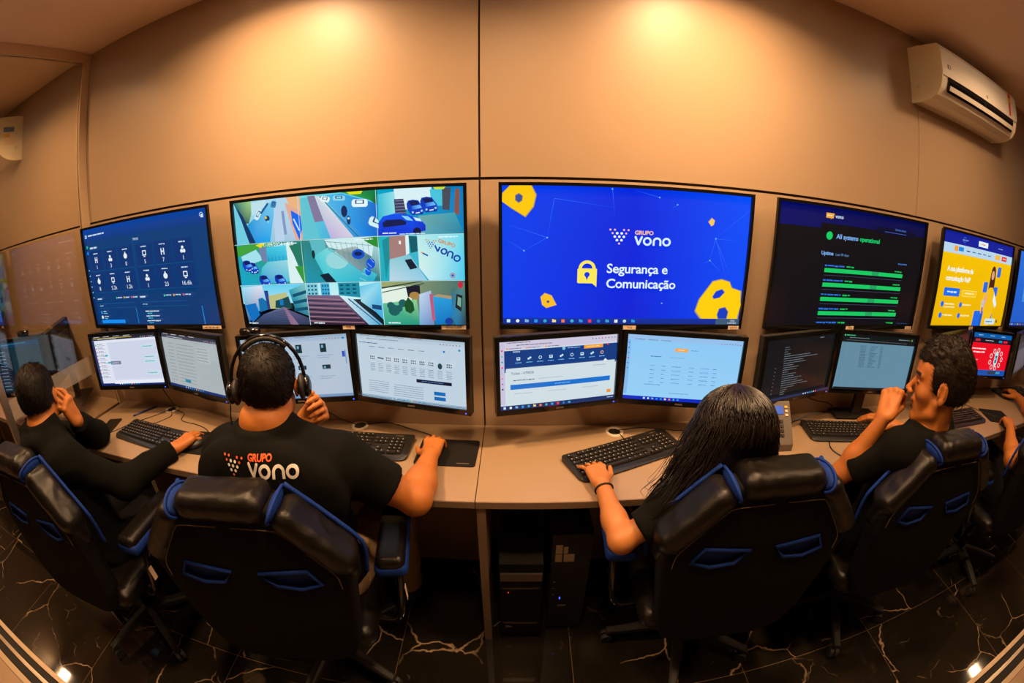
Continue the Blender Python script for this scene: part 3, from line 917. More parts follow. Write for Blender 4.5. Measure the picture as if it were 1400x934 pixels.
def pic_cctv(c):
    S = c
    def cell(x, y, w, h):
        S.clip = (x, y, x + w, y + h)
        return lambda u, v: (x + u * w, y + v * h)
    def P(T, pts): return [T(*p) for p in pts]
    def car(T, u, v, a, b, ang, col, glass=(15, 60, 110), hi=None):
        q = []
        for du, dv in ((-1, -.4), (-.8, -.75), (.8, -.75), (1, -.4), (1, .45), (.8, .75), (-.8, .75), (-1, .4)):
            q.append(T(u + (du * a * math.cos(ang) - dv * b * math.sin(ang)), v + (du * a * math.sin(ang) + dv * b * math.cos(ang)) * 1.5))
        S.poly(q, col)
        for f, cc in ((.55, glass), (.38, hi or col)):
            q = [T(u + (du * a * f * math.cos(ang) - dv * b * f * math.sin(ang)), v + (du * a * f * math.sin(ang) + dv * b * f * math.cos(ang)) * 1.5 - b * .35) for du, dv in ((-1, -.7), (1, -.7), (1, .7), (-1, .7))]
            S.poly(q, cc)
    def auto(T, u, v, k):
        x, y = T(u, v)
        Q = lambda pts: [(x + a * k, y + b * k) for a, b in pts]
        S.poly(Q([(-5, -2.6), (-4, -4.6), (-1, -5.2), (2.4, -4.6), (3.8, -2.2), (5.4, -.2), (5.8, 2.8), (4.8, 4.4), (-1.6, 4.8), (-3.4, 3.0), (-4.8, 0)]), [(0, 70, 205), (0, 50, 170), (10, 80, 210), (0, 60, 190), (0, 70, 210), (20, 110, 235), (0, 70, 210), (0, 40, 150), (0, 40, 150), (0, 60, 200), (0, 60, 190)])
        S.poly(Q([(-3.6, -3.8), (-.8, -4.6), (2, -4), (3.2, -2), (-2.0, -1.2)]), (4, 26, 84)); S.poly(Q([(-2.0, -1.0), (3.2, -1.8), (4.6, .2), (-1.4, 1.4)]), [(20, 100, 225), (90, 180, 245), (120, 200, 250), (20, 90, 220)])
        S.circ(x - 1.2 * k, y + 3.0 * k, .7 * k, (170, 215, 245), 8); S.circ(x + 4.4 * k, y + 2.2 * k, .7 * k, (170, 215, 245), 8); S.poly(Q([(.6, 3.2), (3.2, 2.8), (3.2, 3.6), (.6, 4.0)]), (200, 220, 235))
    W_, H_ = 53.33, 30
    # row 1 : street left
    T = cell(0, 0, 53.3, 30)
    S.poly(P(T, [(0, 0), (1, 0), (1, 1), (0, 1)]), [(150, 220, 235), (190, 215, 235), (180, 200, 225), (60, 190, 225)])
    S.poly(P(T, [(.20, .55), (.62, .02), (.66, .02), (.52, 1), (.22, 1)]), [(0, 150, 215), (120, 205, 235), (130, 205, 235), (0, 165, 235), (0, 140, 225)])
    S.poly(P(T, [(0, 0), (.28, 0), (.27, .3), (.22, .52), (.12, .5)]), [(10, 110, 120), (160, 210, 130), (110, 160, 110), (60, 100, 90), (0, 70, 90)])
    S.poly(P(T, [(.05, .12), (.14, .35), (.3, 1), (.2, 1)]), (0, 52, 100)); S.poly(P(T, [(0, .1), (.05, .2), (.2, 1), (0, 1)]), (110, 205, 225))
    S.poly(P(T, [(.72, .3), (.76, .3), (.78, .85), (.74, .85)]), (130, 150, 195)); S.poly(P(T, [(.78, .12), (1, .3), (1, 1), (.9, 1)]), (225, 170, 150)); S.poly(P(T, [(.8, 0), (1, 0), (1, .34), (.84, .18)]), (235, 180, 130))
    S.poly(P(T, [(.86, .30), (.99, .45), (1, .75), (.95, 1), (.87, .6)]), (0, 105, 235)); S.line(*T(.89, .5), *T(.96, .78), 1.0, (200, 225, 250))
    S.poly(P(T, [(.62, .2), (.72, .14), (.74, .98), (.60, 1)]), (185, 210, 235)); S.poly(P(T, [(.28, .05), (.5, 0), (.5, .12), (.28, .35)]), (190, 225, 235))
    car(T, .38, .33, .09, .05, -1.0, (200, 235, 245)); car(T, .62, .13, .05, .05, -1.3, (60, 130, 180)); car(T, .48, .2, .1, .02, -.9, (10, 90, 150))
    S.circ(*T(.51, .44), 2.1, (20, 60, 100), 9); S.circ(*T(.49, .42), 1.0, (220, 200, 60), 8); S.circ(*T(.52, .52), 1.0, (120, 210, 230), 8)
    # row 1 : street middle
    T = cell(53.3, 0, 53.3, 30)
    S.poly(P(T, [(0, 0), (1, 0), (1, 1), (0, 1)]), [(120, 215, 225), (90, 210, 235), (0, 110, 215), (80, 205, 220)])
    S.poly(P(T, [(.28, .05), (.55, .02), (1, .3), (1, 1), (.82, 1)]), [(90, 190, 230), (60, 170, 225), (0, 105, 200), (0, 95, 205), (0, 130, 225)])
    S.poly(P(T, [(.55, 0), (1, 0), (1, .33), (.9, .2)]), [(60, 170, 80), (10, 110, 70), (0, 60, 50), (20, 140, 60)]); S.poly(P(T, [(.62, 0), (.82, 0), (.8, .06), (.66, .06)]), (225, 225, 30))
    S.poly(P(T, [(.1, .02), (.2, .02), (.3, .6), (.18, .62)]), (130, 120, 155)); S.poly(P(T, [(.2, .02), (.27, .05), (.68, 1), (.38, 1)]), [(200, 215, 225), (230, 235, 240), (215, 205, 225), (190, 175, 220)])
    S.poly(P(T, [(0, .05), (.1, .05), (.24, 1), (0, 1)]), (95, 195, 210)); S.line(*T(.27, .05), *T(.74, 1), .5, (20, 90, 110))
    car(T, .34, .12, .06, .055, .3, (230, 245, 250)); car(T, .52, .12, .08, .05, .1, (140, 210, 235)); car(T, .78, .26, .10, .075, .05, (225, 245, 250)); car(T, 1.0, .7, .12, .09, .3, (210, 240, 245))
    S.circ(*T(.58, .42), 2.2, (5, 40, 90), 9, 4.0); S.circ(*T(.63, .62), 1.4, (10, 60, 110), 9, 3.2); S.circ(*T(.63, .58), .8, (190, 235, 240), 8)
    # row 1 : parking
    T = cell(106.6, 0, 53.4, 30)
    S.poly(P(T, [(0, 0), (1, 0), (1, 1), (0, 1)]), [(0, 165, 200), (0, 120, 190), (0, 130, 190), (0, 160, 190)])
    S.poly(P(T, [(0, .1), (.22, .05), (.22, .7), (0, .9)]), [(40, 190, 215), (150, 225, 235), (140, 220, 230), (30, 180, 205)])
    S.poly(P(T, [(.2, 0), (.64, 0), (.64, .45), (.34, .45), (.22, .3)]), (215, 240, 245)); S.poly(P(T, [(.2, .22), (.31, .22), (.36, .75), (.21, .65)]), (60, 60, 95))
    for i in range(7): S.line(*T(.21, .26 + i * .065), *T(.32 + i * .005, .26 + i * .065), .3, (130, 150, 180))
    S.poly(P(T, [(.62, .05), (.8, .02), (.8, .4), (.64, .4)]), (70, 195, 220)); S.poly(P(T, [(.76, .02), (.86, .02), (.84, .5), (.76, .48)]), (70, 75, 90)); S.poly(P(T, [(.91, .05), (.96, .05), (.95, .6), (.89, .58)]), (130, 85, 75))
    S.poly(P(T, [(.48, .6), (.9, .55), (1, 1), (.5, 1)]), [(110, 170, 170), (60, 160, 180), (20, 130, 165), (90, 170, 190)])
    S.poly(P(T, [(.66, 0), (.8, 0), (.78, .05), (.68, .05)]), (200, 220, 60))
    for cx, cy in ((.44, .42), (.60, .37)):
        auto(T, cx, cy, 1.0)
    S.poly(P(T, [(0, .72), (.06, .58), (.22, .52), (.36, .56), (.5, .66), (.56, .8), (.56, .92), (.45, .95), (.3, 1), (0, 1)]), [(0, 60, 225), (0, 80, 235), (0, 90, 240), (0, 80, 235), (30, 110, 250), (0, 50, 200), (0, 40, 180), (0, 60, 220), (0, 40, 190), (0, 40, 200)])
    S.poly(P(T, [(.05, .72), (.1, .66), (.28, .66), (.34, .72), (.33, .78), (.06, .82)]), (5, 25, 80)); S.poly(P(T, [(.28, .58), (.36, .6), (.42, .7), (.34, .68)]), (130, 210, 245)); S.circ(*T(.46, .93), 2.6, (5, 20, 70), 12); S.poly(P(T, [(.42, .62), (.5, .66), (.52, .72), (.45, .7)]), (200, 235, 255))
    S.greek(109, 28, 9, 1.0, (220, 240, 250)); S.greek(120, 29, 16, .8, (200, 230, 245))
    # row 2 : yard
    T = cell(0, 30, 53.3, 30)
    S.poly(P(T, [(0, 0), (1, 0), (1, 1), (0, 1)]), [(30, 160, 150), (0, 120, 110), (40, 150, 130), (0, 165, 205)])
    S.poly(P(T, [(0, .05), (.34, 0), (.7, 0), (.4, .12), (0, .3)]), (60, 160, 60)); S.poly(P(T, [(.3, .05), (.4, 0), (.46, 0), (.38, .12)]), (225, 220, 50)); S.poly(P(T, [(.05, .3), (.3, .15), (.4, .4), (.2, .5), (.1, .6)]), (160, 225, 235))
    S.poly(P(T, [(.34, .12), (.46, .1), (.46, .45), (.38, .45)]), (110, 130, 170)); S.poly(P(T, [(.46, .12), (.78, .06), (.78, .44), (.46, .46)]), [(60, 195, 225), (90, 215, 235), (40, 180, 215), (10, 160, 205)])
    for i in range(6): S.line(*T(.48 + i * .055, .33), *T(.48 + i * .055, .46), .25, (0, 110, 150))
    S.poly(P(T, [(.46, .46), (.76, .44), (.76, .95), (.3, 1), (.36, .6)]), [(110, 200, 215), (150, 215, 225), (80, 195, 215), (0, 150, 210), (80, 190, 215)])
    S.poly(P(T, [(.76, .04), (.8, .02), (.98, 1), (.76, 1)]), (215, 240, 240)); S.poly(P(T, [(.8, .1), (1, .1), (1, .9)]), (30, 120, 100)); S.poly(P(T, [(.86, .6), (1, .6), (1, 1), (.96, 1)]), (50, 150, 60))
    for cx, cy in ((.22, .6), (.14, .54), (.38, .92), (.62, .92)):
        auto(T, cx, cy, 0.85)
    S.text(*T(.42, .1), 3.4, '11/09/2024 14:20', (235, 250, 250), .01)
    # row 2 : courtyard from above
    T = cell(53.3, 30, 53.3, 30)
    S.poly(P(T, [(0, 0), (1, 0), (1, 1), (0, 1)]), [(40, 130, 130), (190, 230, 235), (10, 120, 130), (20, 150, 175)])
    S.poly(P(T, [(.1, .02), (.3, .02), (.32, .3), (.14, .4)]), (90, 185, 195)); S.poly(P(T, [(.3, .02), (.95, .0), (.9, .45), (.35, .2)]), (205, 235, 238))
    S.poly(P(T, [(.14, .38), (.34, .2), (.95, .85), (.9, 1), (.3, 1)]), [(70, 200, 210), (120, 215, 220), (60, 190, 205), (20, 170, 200), (60, 200, 215)]); S.circ(*T(.45, .5), 8, (150, 215, 220), 14, 6)
    S.poly(P(T, [(.42, .28), (.7, .2), (.9, .45), (.76, .78)]), [(150, 170, 165), (175, 190, 190), (60, 120, 140), (120, 150, 160)])
    for i in range(9): S.line(*T(.3 + i * .07, .06 + i * .01), *T(.36 + i * .065, .28 + i * .055), .22, (70, 130, 140))
    S.line(*T(.3, .06), *T(.9, .2), .3, (80, 140, 150)); S.line(*T(.34, .22), *T(.78, .8), .3, (90, 150, 160))
    S.circ(*T(.73, .38), 4.4, (0, 80, 200), 14, 3.4); S.circ(*T(.88, .6), 3.0, (0, 80, 215), 12, 3.6); S.circ(*T(.84, .78), 2.0, (0, 90, 220), 12, 2.6); S.circ(*T(.73, .37), 2.8, (0, 30, 90), 12, 1.5)
    S.poly(P(T, [(.2, .82), (.32, .78), (.42, 1), (.28, 1)]), (0, 30, 50)); S.poly(P(T, [(.78, .04), (1, .0), (1, .26), (.92, .2)]), (40, 140, 50)); S.circ(*T(.14, .34), 1.2, (0, 40, 50), 10, 3)
    for i in range(5): S.line(*T(.72 + i * .04, .92 - i * .11), *T(.8 + i * .03, .98 - i * .1), .22, (190, 225, 230))
    # row 2 : entrance with the wall logo
    T = cell(106.6, 30, 53.4, 30)
    S.poly(P(T, [(0, 0), (1, 0), (1, 1), (0, 1)]), [(20, 180, 190), (60, 200, 220), (0, 170, 215), (20, 170, 190)])
    S.poly(P(T, [(.13, .02), (.32, 0), (.32, .46), (.12, .52)]), (165, 125, 120)); S.poly(P(T, [(.04, .1), (.13, .02), (.12, .5), (.06, .95)]), (20, 140, 150)); S.rect(*T(.24, .12), 1.4, 2.2, (240, 240, 235))
    S.poly(P(T, [(.32, 0), (.36, 0), (.36, .4), (.32, .44)]), (225, 240, 240)); S.poly(P(T, [(.36, .02), (.46, .04), (.46, .5), (.38, .4)]), (10, 90, 105)); S.poly(P(T, [(.36, .4), (.46, .36), (.46, .75), (.4, .6)]), (60, 180, 205))
    S.poly(P(T, [(.12, .52), (.36, .42), (.56, 1), (.1, 1)]), [(150, 205, 215), (120, 195, 210), (150, 205, 230), (190, 215, 230)]); S.poly(P(T, [(.3, .54), (.38, .52), (.45, .72), (.36, .76)]), (5, 30, 50))
    S.poly(P(T, [(.46, 0), (1, 0), (1, 1), (.58, 1), (.47, .72)]), [(180, 235, 235), (100, 215, 235), (60, 200, 235), (190, 235, 240), (210, 240, 235)])
    u = .70
    dx, dy = T(.62, .13)
    for i, (xs, k) in enumerate([([-2, -1, 1, 2], [1, 1, 1, 1]), ([-1.5, -.5, .5, 1.5], [1, 0, 0, 1]), ([-1, 0, 1], [0] * 3), ([-.5, .5], [0] * 2), ([0], [1])]):
        for a, o in zip(xs, k):
            S.circ(dx + a * 1.5 - i * .1, dy + i * 1.25 + a * .22, .45, (200, 140, 60) if o else (20, 70, 180), 10)
    S.text(*T(.70, .17), 3.3, 'GRUPO', (205, 140, 60), .03, M=(.93, -.2, .34, .95))
    BL = (10, 60, 165)
    ox, oy = T(.665, .30)
    k_ = 0.86
    LL = lambda a, b_, c_, d: S.line(ox + a * k_, oy + b_ * k_, ox + c_ * k_, oy + d * k_, 1.0, BL)
    LL(0, -2.2, 1.9, 2.6); LL(3.6, -.8, 1.9, 2.6)
    S.ringg(ox + 6.4 * k_, oy + 2.6 * k_, 1.65, 1.0, BL)
    S.ringg(ox + 10.9 * k_, oy + 4.6 * k_, 1.55, 1.0, BL, -20, 160, 14); LL(9.2, 4.0, 8.6, 6.4); LL(12.6, 5.2, 11.8, 8.2)
    S.ringg(ox + 15.6 * k_, oy + 8.0 * k_, 1.8, 1.0, BL)
    S.line(*T(.5, .38), *T(.58, .46), 1.0, (30, 90, 170)); S.circ(*T(.51, .39), .7, (230, 180, 120), 10)
    S.ringg(*T(.86, .9), 1.5, .45, (200, 70, 80)); S.circ(*T(.86, .9), .9, (30, 90, 200), 10)
    # row 3 : roof ridge
    T = cell(0, 60, 53.3, 30)
    S.grad(0, 60, 53.3, 14, (90, 205, 240), (170, 225, 240))
    S.poly(P(T, [(0, .05), (.34, .02), (.36, .5), (.2, .7), (.04, .95)]), [(150, 220, 245), (225, 225, 240), (120, 190, 230), (40, 150, 210), (0, 90, 150)]); S.poly(P(T, [(.02, .5), (.2, .45), (.24, .75), (.1, .95)]), (0, 110, 190)); S.poly(P(T, [(.25, .35), (.32, .32), (.38, .42), (.38, .62), (.25, .68)]), (10, 110, 170))
    S.poly(P(T, [(.36, .15), (.42, .15), (.43, .6), (.38, .62)]), (40, 60, 140)); S.poly(P(T, [(.42, .28), (.7, .2), (.72, .6), (.42, .6)]), (185, 190, 130)); S.poly(P(T, [(.52, .4), (.62, .36), (.72, .3), (.76, .6), (.5, .58)]), (10, 70, 80)); S.rect(*T(.58, .38), 3, 4, (0, 120, 190))
    S.poly(P(T, [(.74, .15), (1, 0), (1, .8), (.8, .66)]), [(40, 160, 180), (130, 200, 200), (60, 130, 150), (30, 110, 140)])
    for i in range(3): S.poly(P(T, [(.78, .26 + i * .17), (.99, .16 + i * .2), (.99, .24 + i * .2), (.79, .33 + i * .17)]), (0, 80, 110))
    S.poly(P(T, [(.08, 1), (.3, .74), (.62, .56), (.68, .62), (1, .85), (1, 1)]), [(40, 50, 80), (70, 90, 130), (100, 115, 155), (90, 90, 130), (50, 60, 95), (45, 55, 85)])
    S.poly(P(T, [(.62, .56), (.66, .58), (.82, 1), (.7, 1)]), (140, 110, 140))
    for i in range(8): S.line(*T(.2 - i * .015 + .02, .8 + i * .03), *T(.66 + i * .01, .64 + i * .05), .2, (30, 40, 70))
    # row 3 : tiles
    T = cell(53.3, 60, 53.3, 30)
    S.grad(53.3, 60, 53.3, 12, (170, 235, 240), (200, 240, 245))
    for x0, x1, q in ((.0, .16, (120, 200, 215)), (.2, .32, (60, 170, 215)), (.44, .72, (20, 140, 165))):
        S.poly(P(T, [(x0, .0), (x1, .0), (x1, .36), (x0, .3)]), q)
        for i in range(3):
            for j in range(3): S.rect(*T(x0 + .02 + j * (x1 - x0) * .3, .05 + i * .09), (x1 - x0) * 9, 1.2, (0, 80, 110))
    S.poly(P(T, [(.72, .1), (1, .0), (1, .9), (.9, .7), (.72, .45)]), [(90, 195, 230), (130, 215, 240), (60, 170, 220), (60, 170, 220), (160, 220, 235)]); S.poly(P(T, [(.86, .52), (.98, .55), (.98, .66), (.86, .62)]), (0, 70, 120))
    S.poly(P(T, [(0, .28), (.44, .3), (.8, 1), (0, 1)]), [(110, 90, 125), (125, 100, 130), (60, 35, 60), (50, 30, 50)])
    for i in range(13):
        y = .34 + i * .055
        S.poly(P(T, [(0, y), (.2, y + .02), (.46 + i * .028, y + .05), (.46 + i * .028, y + .068), (.2, y + .042), (0, y + .022)]), (25, 22, 45) if i % 2 else (160, 120, 135))
    S.poly(P(T, [(.46, .33), (.6, .36), (.98, 1), (.8, 1)]), [(215, 240, 245), (190, 230, 240), (60, 160, 210), (130, 200, 225)]); S.line(*T(.56, .38), *T(.94, 1), .8, (10, 70, 120))
    for i in range(8): S.line(*T(.56 + i * .035, .46 + i * .07), *T(.66 + i * .032, .44 + i * .07), .18, (110, 170, 200))
    # row 3 : garden
    T = cell(106.6, 60, 53.4, 30)
    S.poly(P(T, [(0, 0), (1, 0), (1, 1), (0, 1)]), [(160, 170, 110), (60, 110, 110), (20, 90, 110), (20, 140, 110)])
    S.poly(P(T, [(0, .15), (.4, .1), (.42, .35), (.3, .5), (0, .6)]), (225, 240, 225)); S.poly(P(T, [(0, .5), (.42, .42), (.46, 1), (0, 1)]), [(90, 190, 150), (140, 210, 150), (30, 150, 120), (40, 160, 140)])
    S.poly(P(T, [(.3, .12), (.47, .1), (.47, .36), (.32, .36)]), (20, 20, 40)); S.circ(*T(.4, .33), 3.4, (170, 130, 70), 14, 2.6); S.line(*T(0, .15), *T(.5, 0), 1.0, (20, 50, 50)); S.line(*T(0, .25), *T(.52, .06), .6, (20, 60, 60))
    for cx, cy, r in ((.14, .66, 4), (.1, .55, 2.6), (.25, .5, 2.8), (.2, .62, 2.5)): S.circ(*T(cx, cy), r, (20, 95, 95), 9)
    S.poly(P(T, [(.32, .36), (.38, .5), (.39, .66), (.34, .74), (.28, .68), (.27, .52)]), (15, 80, 40))
    S.poly(P(T, [(.46, .3), (.6, .22), (.62, 1), (.44, 1)]), [(190, 215, 240), (170, 190, 225), (110, 130, 190), (120, 170, 215)]); S.poly(P(T, [(.58, .3), (.62, .3), (.64, .9), (.6, .9)]), (190, 90, 120))
    S.poly(P(T, [(.62, .35), (.86, .42), (.82, .95), (.64, 1)]), [(40, 160, 220), (30, 150, 215), (0, 110, 190), (0, 120, 200)]); S.poly(P(T, [(.62, .35), (.68, .3), (.88, .36), (.86, .42)]), (170, 150, 110))
    S.poly(P(T, [(.84, .2), (1, .05), (1, 1), (.88, 1), (.84, .8)]), [(60, 110, 105), (90, 130, 110), (40, 50, 60), (20, 120, 170), (10, 130, 190)]); S.poly(P(T, [(.9, .3), (.97, .34), (.95, .7), (.88, .6)]), (25, 30, 35)); S.poly(P(T, [(.915, .36), (.955, .4), (.945, .6), (.905, .54)]), (120, 170, 150)); S.circ(*T(.95, .1), 1.6, (200, 40, 60), 10, 2.4); S.circ(*T(.8, .92), 2.6, (10, 60, 150), 12)
    S.clip = (0, 0, 160, 90)
    for x in (53.3, 106.6): S.line(x, 0, x, 90, .35, (190, 230, 240))
    for y in (30, 60): S.line(0, y, 160, y, .35, (190, 230, 240))
    for i in range(3): S.greek(3 + i * 53.3, 88, 8, 1, (230, 245, 250), i); S.greek(38 + i * 53.3, 31.2, 12, .9, (230, 245, 250), i)

def browser(c, bg, bar, tb, dark=False):
    c.rect(0, 0, 160, 90, bg)
    c.rect(0, 0, 160, 4, bar); c.rect(0, 4, 160, 4, tuple(min(255, v + 12) for v in bar))
    q = (200, 205, 215) if dark else (120, 125, 135)
    for i in range(4): c.greek(6 + i * 26, 1.4, 16, 1.1, q, i)
    c.greek(16, 5.4, 50, 1.1, q)
    for i in range(7): c.circ(126 + i * 4.4, 6, .8, q if i != 3 else (220, 60, 90), 8)
    taskbar(c, 86, 4, 9, 50, 6, tb)

def pic_chat(c):
    browser(c, (205, 212, 232), (30, 32, 45), (14, 40, 110), True)
    c.rect(0, 8, 6, 78, (50, 60, 110)); c.rect(6, 8, 34, 78, (222, 226, 240)); c.rect(40, 8, 120, 4, (225, 228, 242))
    for i in range(10):
        c.circ(9, 16 + i * 6.4, 1.5, (200, 120, 110) if i % 3 else (70, 170, 120), 10); c.greek(13, 14 + i * 6.4, 14, 1.2, (90, 95, 120), i); c.greek(13, 16.4 + i * 6.4, 20, 1.0, (150, 155, 175), i)
    c.rect(30, 33, 8, 3, (40, 175, 200)); c.rect(34, 46, 8, 3, (40, 175, 200)); c.rect(42, 45, 26, 6, (120, 125, 150)); c.greek(45, 47.4, 18, 1.6, (215, 218, 230))
    for i, y in enumerate((20, 38, 46, 66)): c.rect(126, y, 28, 5, (190, 225, 232)); c.greek(128, y + 1.4, 22, 1.4, (90, 140, 160), i)
    c.rect(40, 80, 120, 6, (232, 235, 245)); c.greek(8, 3, 100, 1.2, (230, 200, 90), 3)
def pic_grey_doc(c):
    browser(c, (168, 178, 182), (50, 54, 72), (18, 50, 110), True)
    for i in range(12): c.greek(18 + (i % 3), 16 + i * 5.4, 18, 1.1, (120, 128, 135), i); c.greek(44, 16 + i * 5.4, 50, 1.1, (128, 136, 142), i + 3)
    c.rect(108, 14, 34, 24, (176, 186, 190))
    for i in range(5): c.greek(110, 16 + i * 4.4, 28, 1.0, (110, 118, 125), i)
    c.rect(62, 70, 16, 5, (20, 130, 165))
def pic_shop(c):
    browser(c, (176, 194, 212), (150, 172, 196), (120, 150, 190))
    for i in range(3):
        for j in range(2):
            x = 48 + i * 36; y = 12 + j * 30
            c.rect(x, y, 9 + j * 3, 12 - j * 6, (16, 45, 55)); c.rect(x + 2, y + 2, 3, 4 - j, (110, 170, 190))
            c.greek(x - 6, y + 16, 24, 1.1, (130, 150, 175), i); c.greek(x - 6, y + 19, 18, 1.1, (130, 150, 175), i + j)
    c.rect(151, 24, 4, 8, (30, 80, 190)); c.rect(155.5, 22, 1, 20, (100, 130, 170)); c.circ(155, 5.6, 1.6, (10, 130, 200))
def pic_results(c):
    browser(c, (190, 208, 222), (170, 190, 205), (150, 178, 200))
    c.greek(4, 11, 30, 1.5, (80, 110, 150)); c.circ(131, 15, 1.5, (20, 120, 200))
    for i in range(6): c.greek(20 + i * 15, 16, 9, 1.2, (90, 115, 150), i)
    for i in range(10):
        x = 20 + i * 12.8
        if i == 8: c.circ(x + 4, 33, 3.2, (30, 70, 80), 12, 4)
        elif i == 1: c.poly([(x, 30), (x + 9, 31), (x + 9, 32.4), (x, 31.6)], (20, 30, 40))
        else:
            c.rect(x, 28, 8.6, 7, (205, 220, 230))
            for j in range(6): c.rect(x + .6 + (j % 3) * 2.7, 29 + (j // 3) * 3, 1.6, 2, (50, 70, 90))
        for j in range(5): c.greek(x, 39 + j * 2.4, 7.4, .9, (110, 130, 155), i + j)
    c.rect(92, 53, 50, 4.6, (10, 20, 50)); c.greek(100, 54.6, 30, 1.2, (90, 120, 180))
    for j in range(6): c.greek(18, 62 + j * 2.8, 32, 1, (120, 140, 165), j); c.greek(58, 64 + j * 2.8, 44, 1, (120, 140, 165), j + 4)
    c.rect(118, 66, 16, 5, (10, 105, 180)); c.rect(118, 73, 16, 5, (10, 105, 180)); c.rect(0, 84, 160, .6, (60, 90, 110)); c.circ(155, 9, 1.5, (0, 140, 190))
def pic_ticket(c):
    c.rect(0, 0, 160, 90, (208, 222, 232)); c.rect(0, 0, 160, 11, (205, 200, 222)); c.rect(0, 0, 7, 84, (200, 196, 220))
    for i, q in enumerate([(220, 60, 100), (60, 190, 160), (30, 160, 190), (230, 40, 120), (190, 180, 210), (230, 120, 160), (190, 90, 170), (40, 40, 70)]): c.circ(3.5, 12 + i * 7.2, 1.2, q, 10)
    c.greek(10, 2, 30, 1.3, (110, 105, 130)); c.greek(22, 5.4, 46, 1.3, (110, 105, 130))
    for i in range(3): c.rect(9 + i * 25, 9, 2, 1.8, (245, 150, 40)); c.greek(12 + i * 25, 9.2, 16, 1.2, (120, 115, 140), i)
    for i in range(8): c.circ(124 + i * 4.6, 4.4, .9, (220, 30, 80) if i in (3, 5) else (120, 120, 140), 8)
    c.rect(6, 12, 154, 24, (10, 58, 128)); c.rect(6, 34, 1.6, 6, (10, 58, 128)); c.rect(157.5, 34, 1.6, 4, (10, 58, 128))
    c.text(17, 15, 4.6, 'vono', (190, 215, 240), .01); c.circ(84, 14, 2.2, (130, 190, 225)); c.greek(89, 13.2, 18, 1.5, (130, 170, 215))
    c.rect(112, 12, 27, 4.6, (245, 160, 50)); c.greek(116, 13.6, 18, 1.4, (255, 215, 150)); c.circ(146, 13, 1.4, (220, 50, 50))
    for i in range(9):
        x = 24 + i * 14.2; q = (190, 225, 245) if i < 8 else (240, 190, 140)
        if i % 3 == 0: c.rect(x - 2.3, 21, 4.6, 4, q); c.rect(x - 1.2, 22, 2.4, 1.2, (10, 58, 128))
        elif i % 3 == 1: c.circ(x - 1, 23.6, 1.4, q, 10); c.circ(x + 1.2, 22.4, 1.4, q, 10)
        else: c.ringg(x, 23, 1.8, .7, q)
        c.greek(x - 4, 27.6, 8, 1.2, (120, 190, 235), i)
    c.poly([(140, 34.5), (143, 31.5), (146, 34.5)], (235, 245, 250))
    c.rect(8, 34.5, 149, 49.5, (206, 222, 228)); c.text(14, 43, 4.6, 'Ticket - V70036', (90, 105, 125), .01)
    c.greek(17, 50, 28, 1.6, (100, 115, 135)); c.greek(50, 50, 34, 1.0, (165, 180, 195)); c.greek(126, 39, 18, 1.2, (150, 165, 180))
    c.rect(13, 56, 138, 6.6, (20, 112, 205)); c.greek(72, 58.6, 22, 1.4, (120, 180, 235))
    for i in range(3): c.greek(18 + i * 46, 68, 24, 1.0, (165, 180, 195), i)
    c.rect(147, 75, 6, 4.6, (235, 150, 60)); taskbar(c, 84, 6, 12, 5, 8, (12, 46, 100)); c.greek(148, 86, 9, 1.4, (200, 220, 240))
def pic_lightblue(c):
    c.grad(0, 0, 160, 90, (140, 200, 245), (150, 208, 245)); c.rect(0, 0, 160, 8, (150, 192, 235)); c.rect(0, 8, 5, 76, (130, 185, 235))
    for i in range(6): c.circ(2.6, 12 + i * 7, 1, (80, 120, 190) if i != 3 else (200, 70, 130), 8)
    for i in range(3): c.greek(10 + i * 18, 6.2, 13, 1.1, (100, 130, 180), i)
    for i in range(8): c.circ(130 + i * 3.8, 6.4, .7, (100, 110, 170), 8)
    c.rect(66, 16, 18, 4.6, (245, 165, 80)); c.greek(70, 17.6, 9, 1.3, (255, 220, 170)); c.greek(88, 17.4, 10, 1.3, (80, 130, 210))
    c.greek(33, 28, 15, 1.6, (70, 110, 190)); c.greek(60, 28.6, 20, .9, (110, 150, 210))
    for j in range(5):
        for x, w in ((34, 6), (50, 5), (64, 12), (88, 7), (104, 12), (122, 6)): c.greek(x, 41 + j * 5.6, w, 1.1, (90, 130, 200), j + x)
        c.line(32, 44 + j * 5.6, 130, 44 + j * 5.6, .12, (120, 170, 225))
    c.greek(28, 67, 22, 1.1, (90, 130, 200)); c.greek(64, 78, 28, 1.2, (100, 145, 205)); c.circ(152, 79, 1.8, (220, 190, 120), 12)
    taskbar(c, 85, 5, 9, 30, 6, (0, 40, 190)); c.rect(134, 85, 26, 5, (150, 160, 190))
def pic_code(c):
    c.rect(0, 0, 160, 90, (13, 17, 20)); c.rect(0, 0, 160, 9, (18, 20, 24)); c.rect(0, 9, 34, 78, (15, 18, 24)); c.greek(120, 4, 10, 1.2, (120, 140, 150))
    for i in range(22): c.greek(40, 13 + i * 3.25, (10, 12, 8, 14, 60, 78, 44, 50, 22, 34, 30, 12, 30, 26, 44, 36, 48, 60, 30, 14, 10, 10)[i], 1.0, (120, 130, 140), i)
    for i in range(8): c.rect(20, 40 + i * 5.4, 1.6, .8, (140, 150, 160))
    taskbar(c, 86, 4, 7, 96, 5, (10, 40, 80))
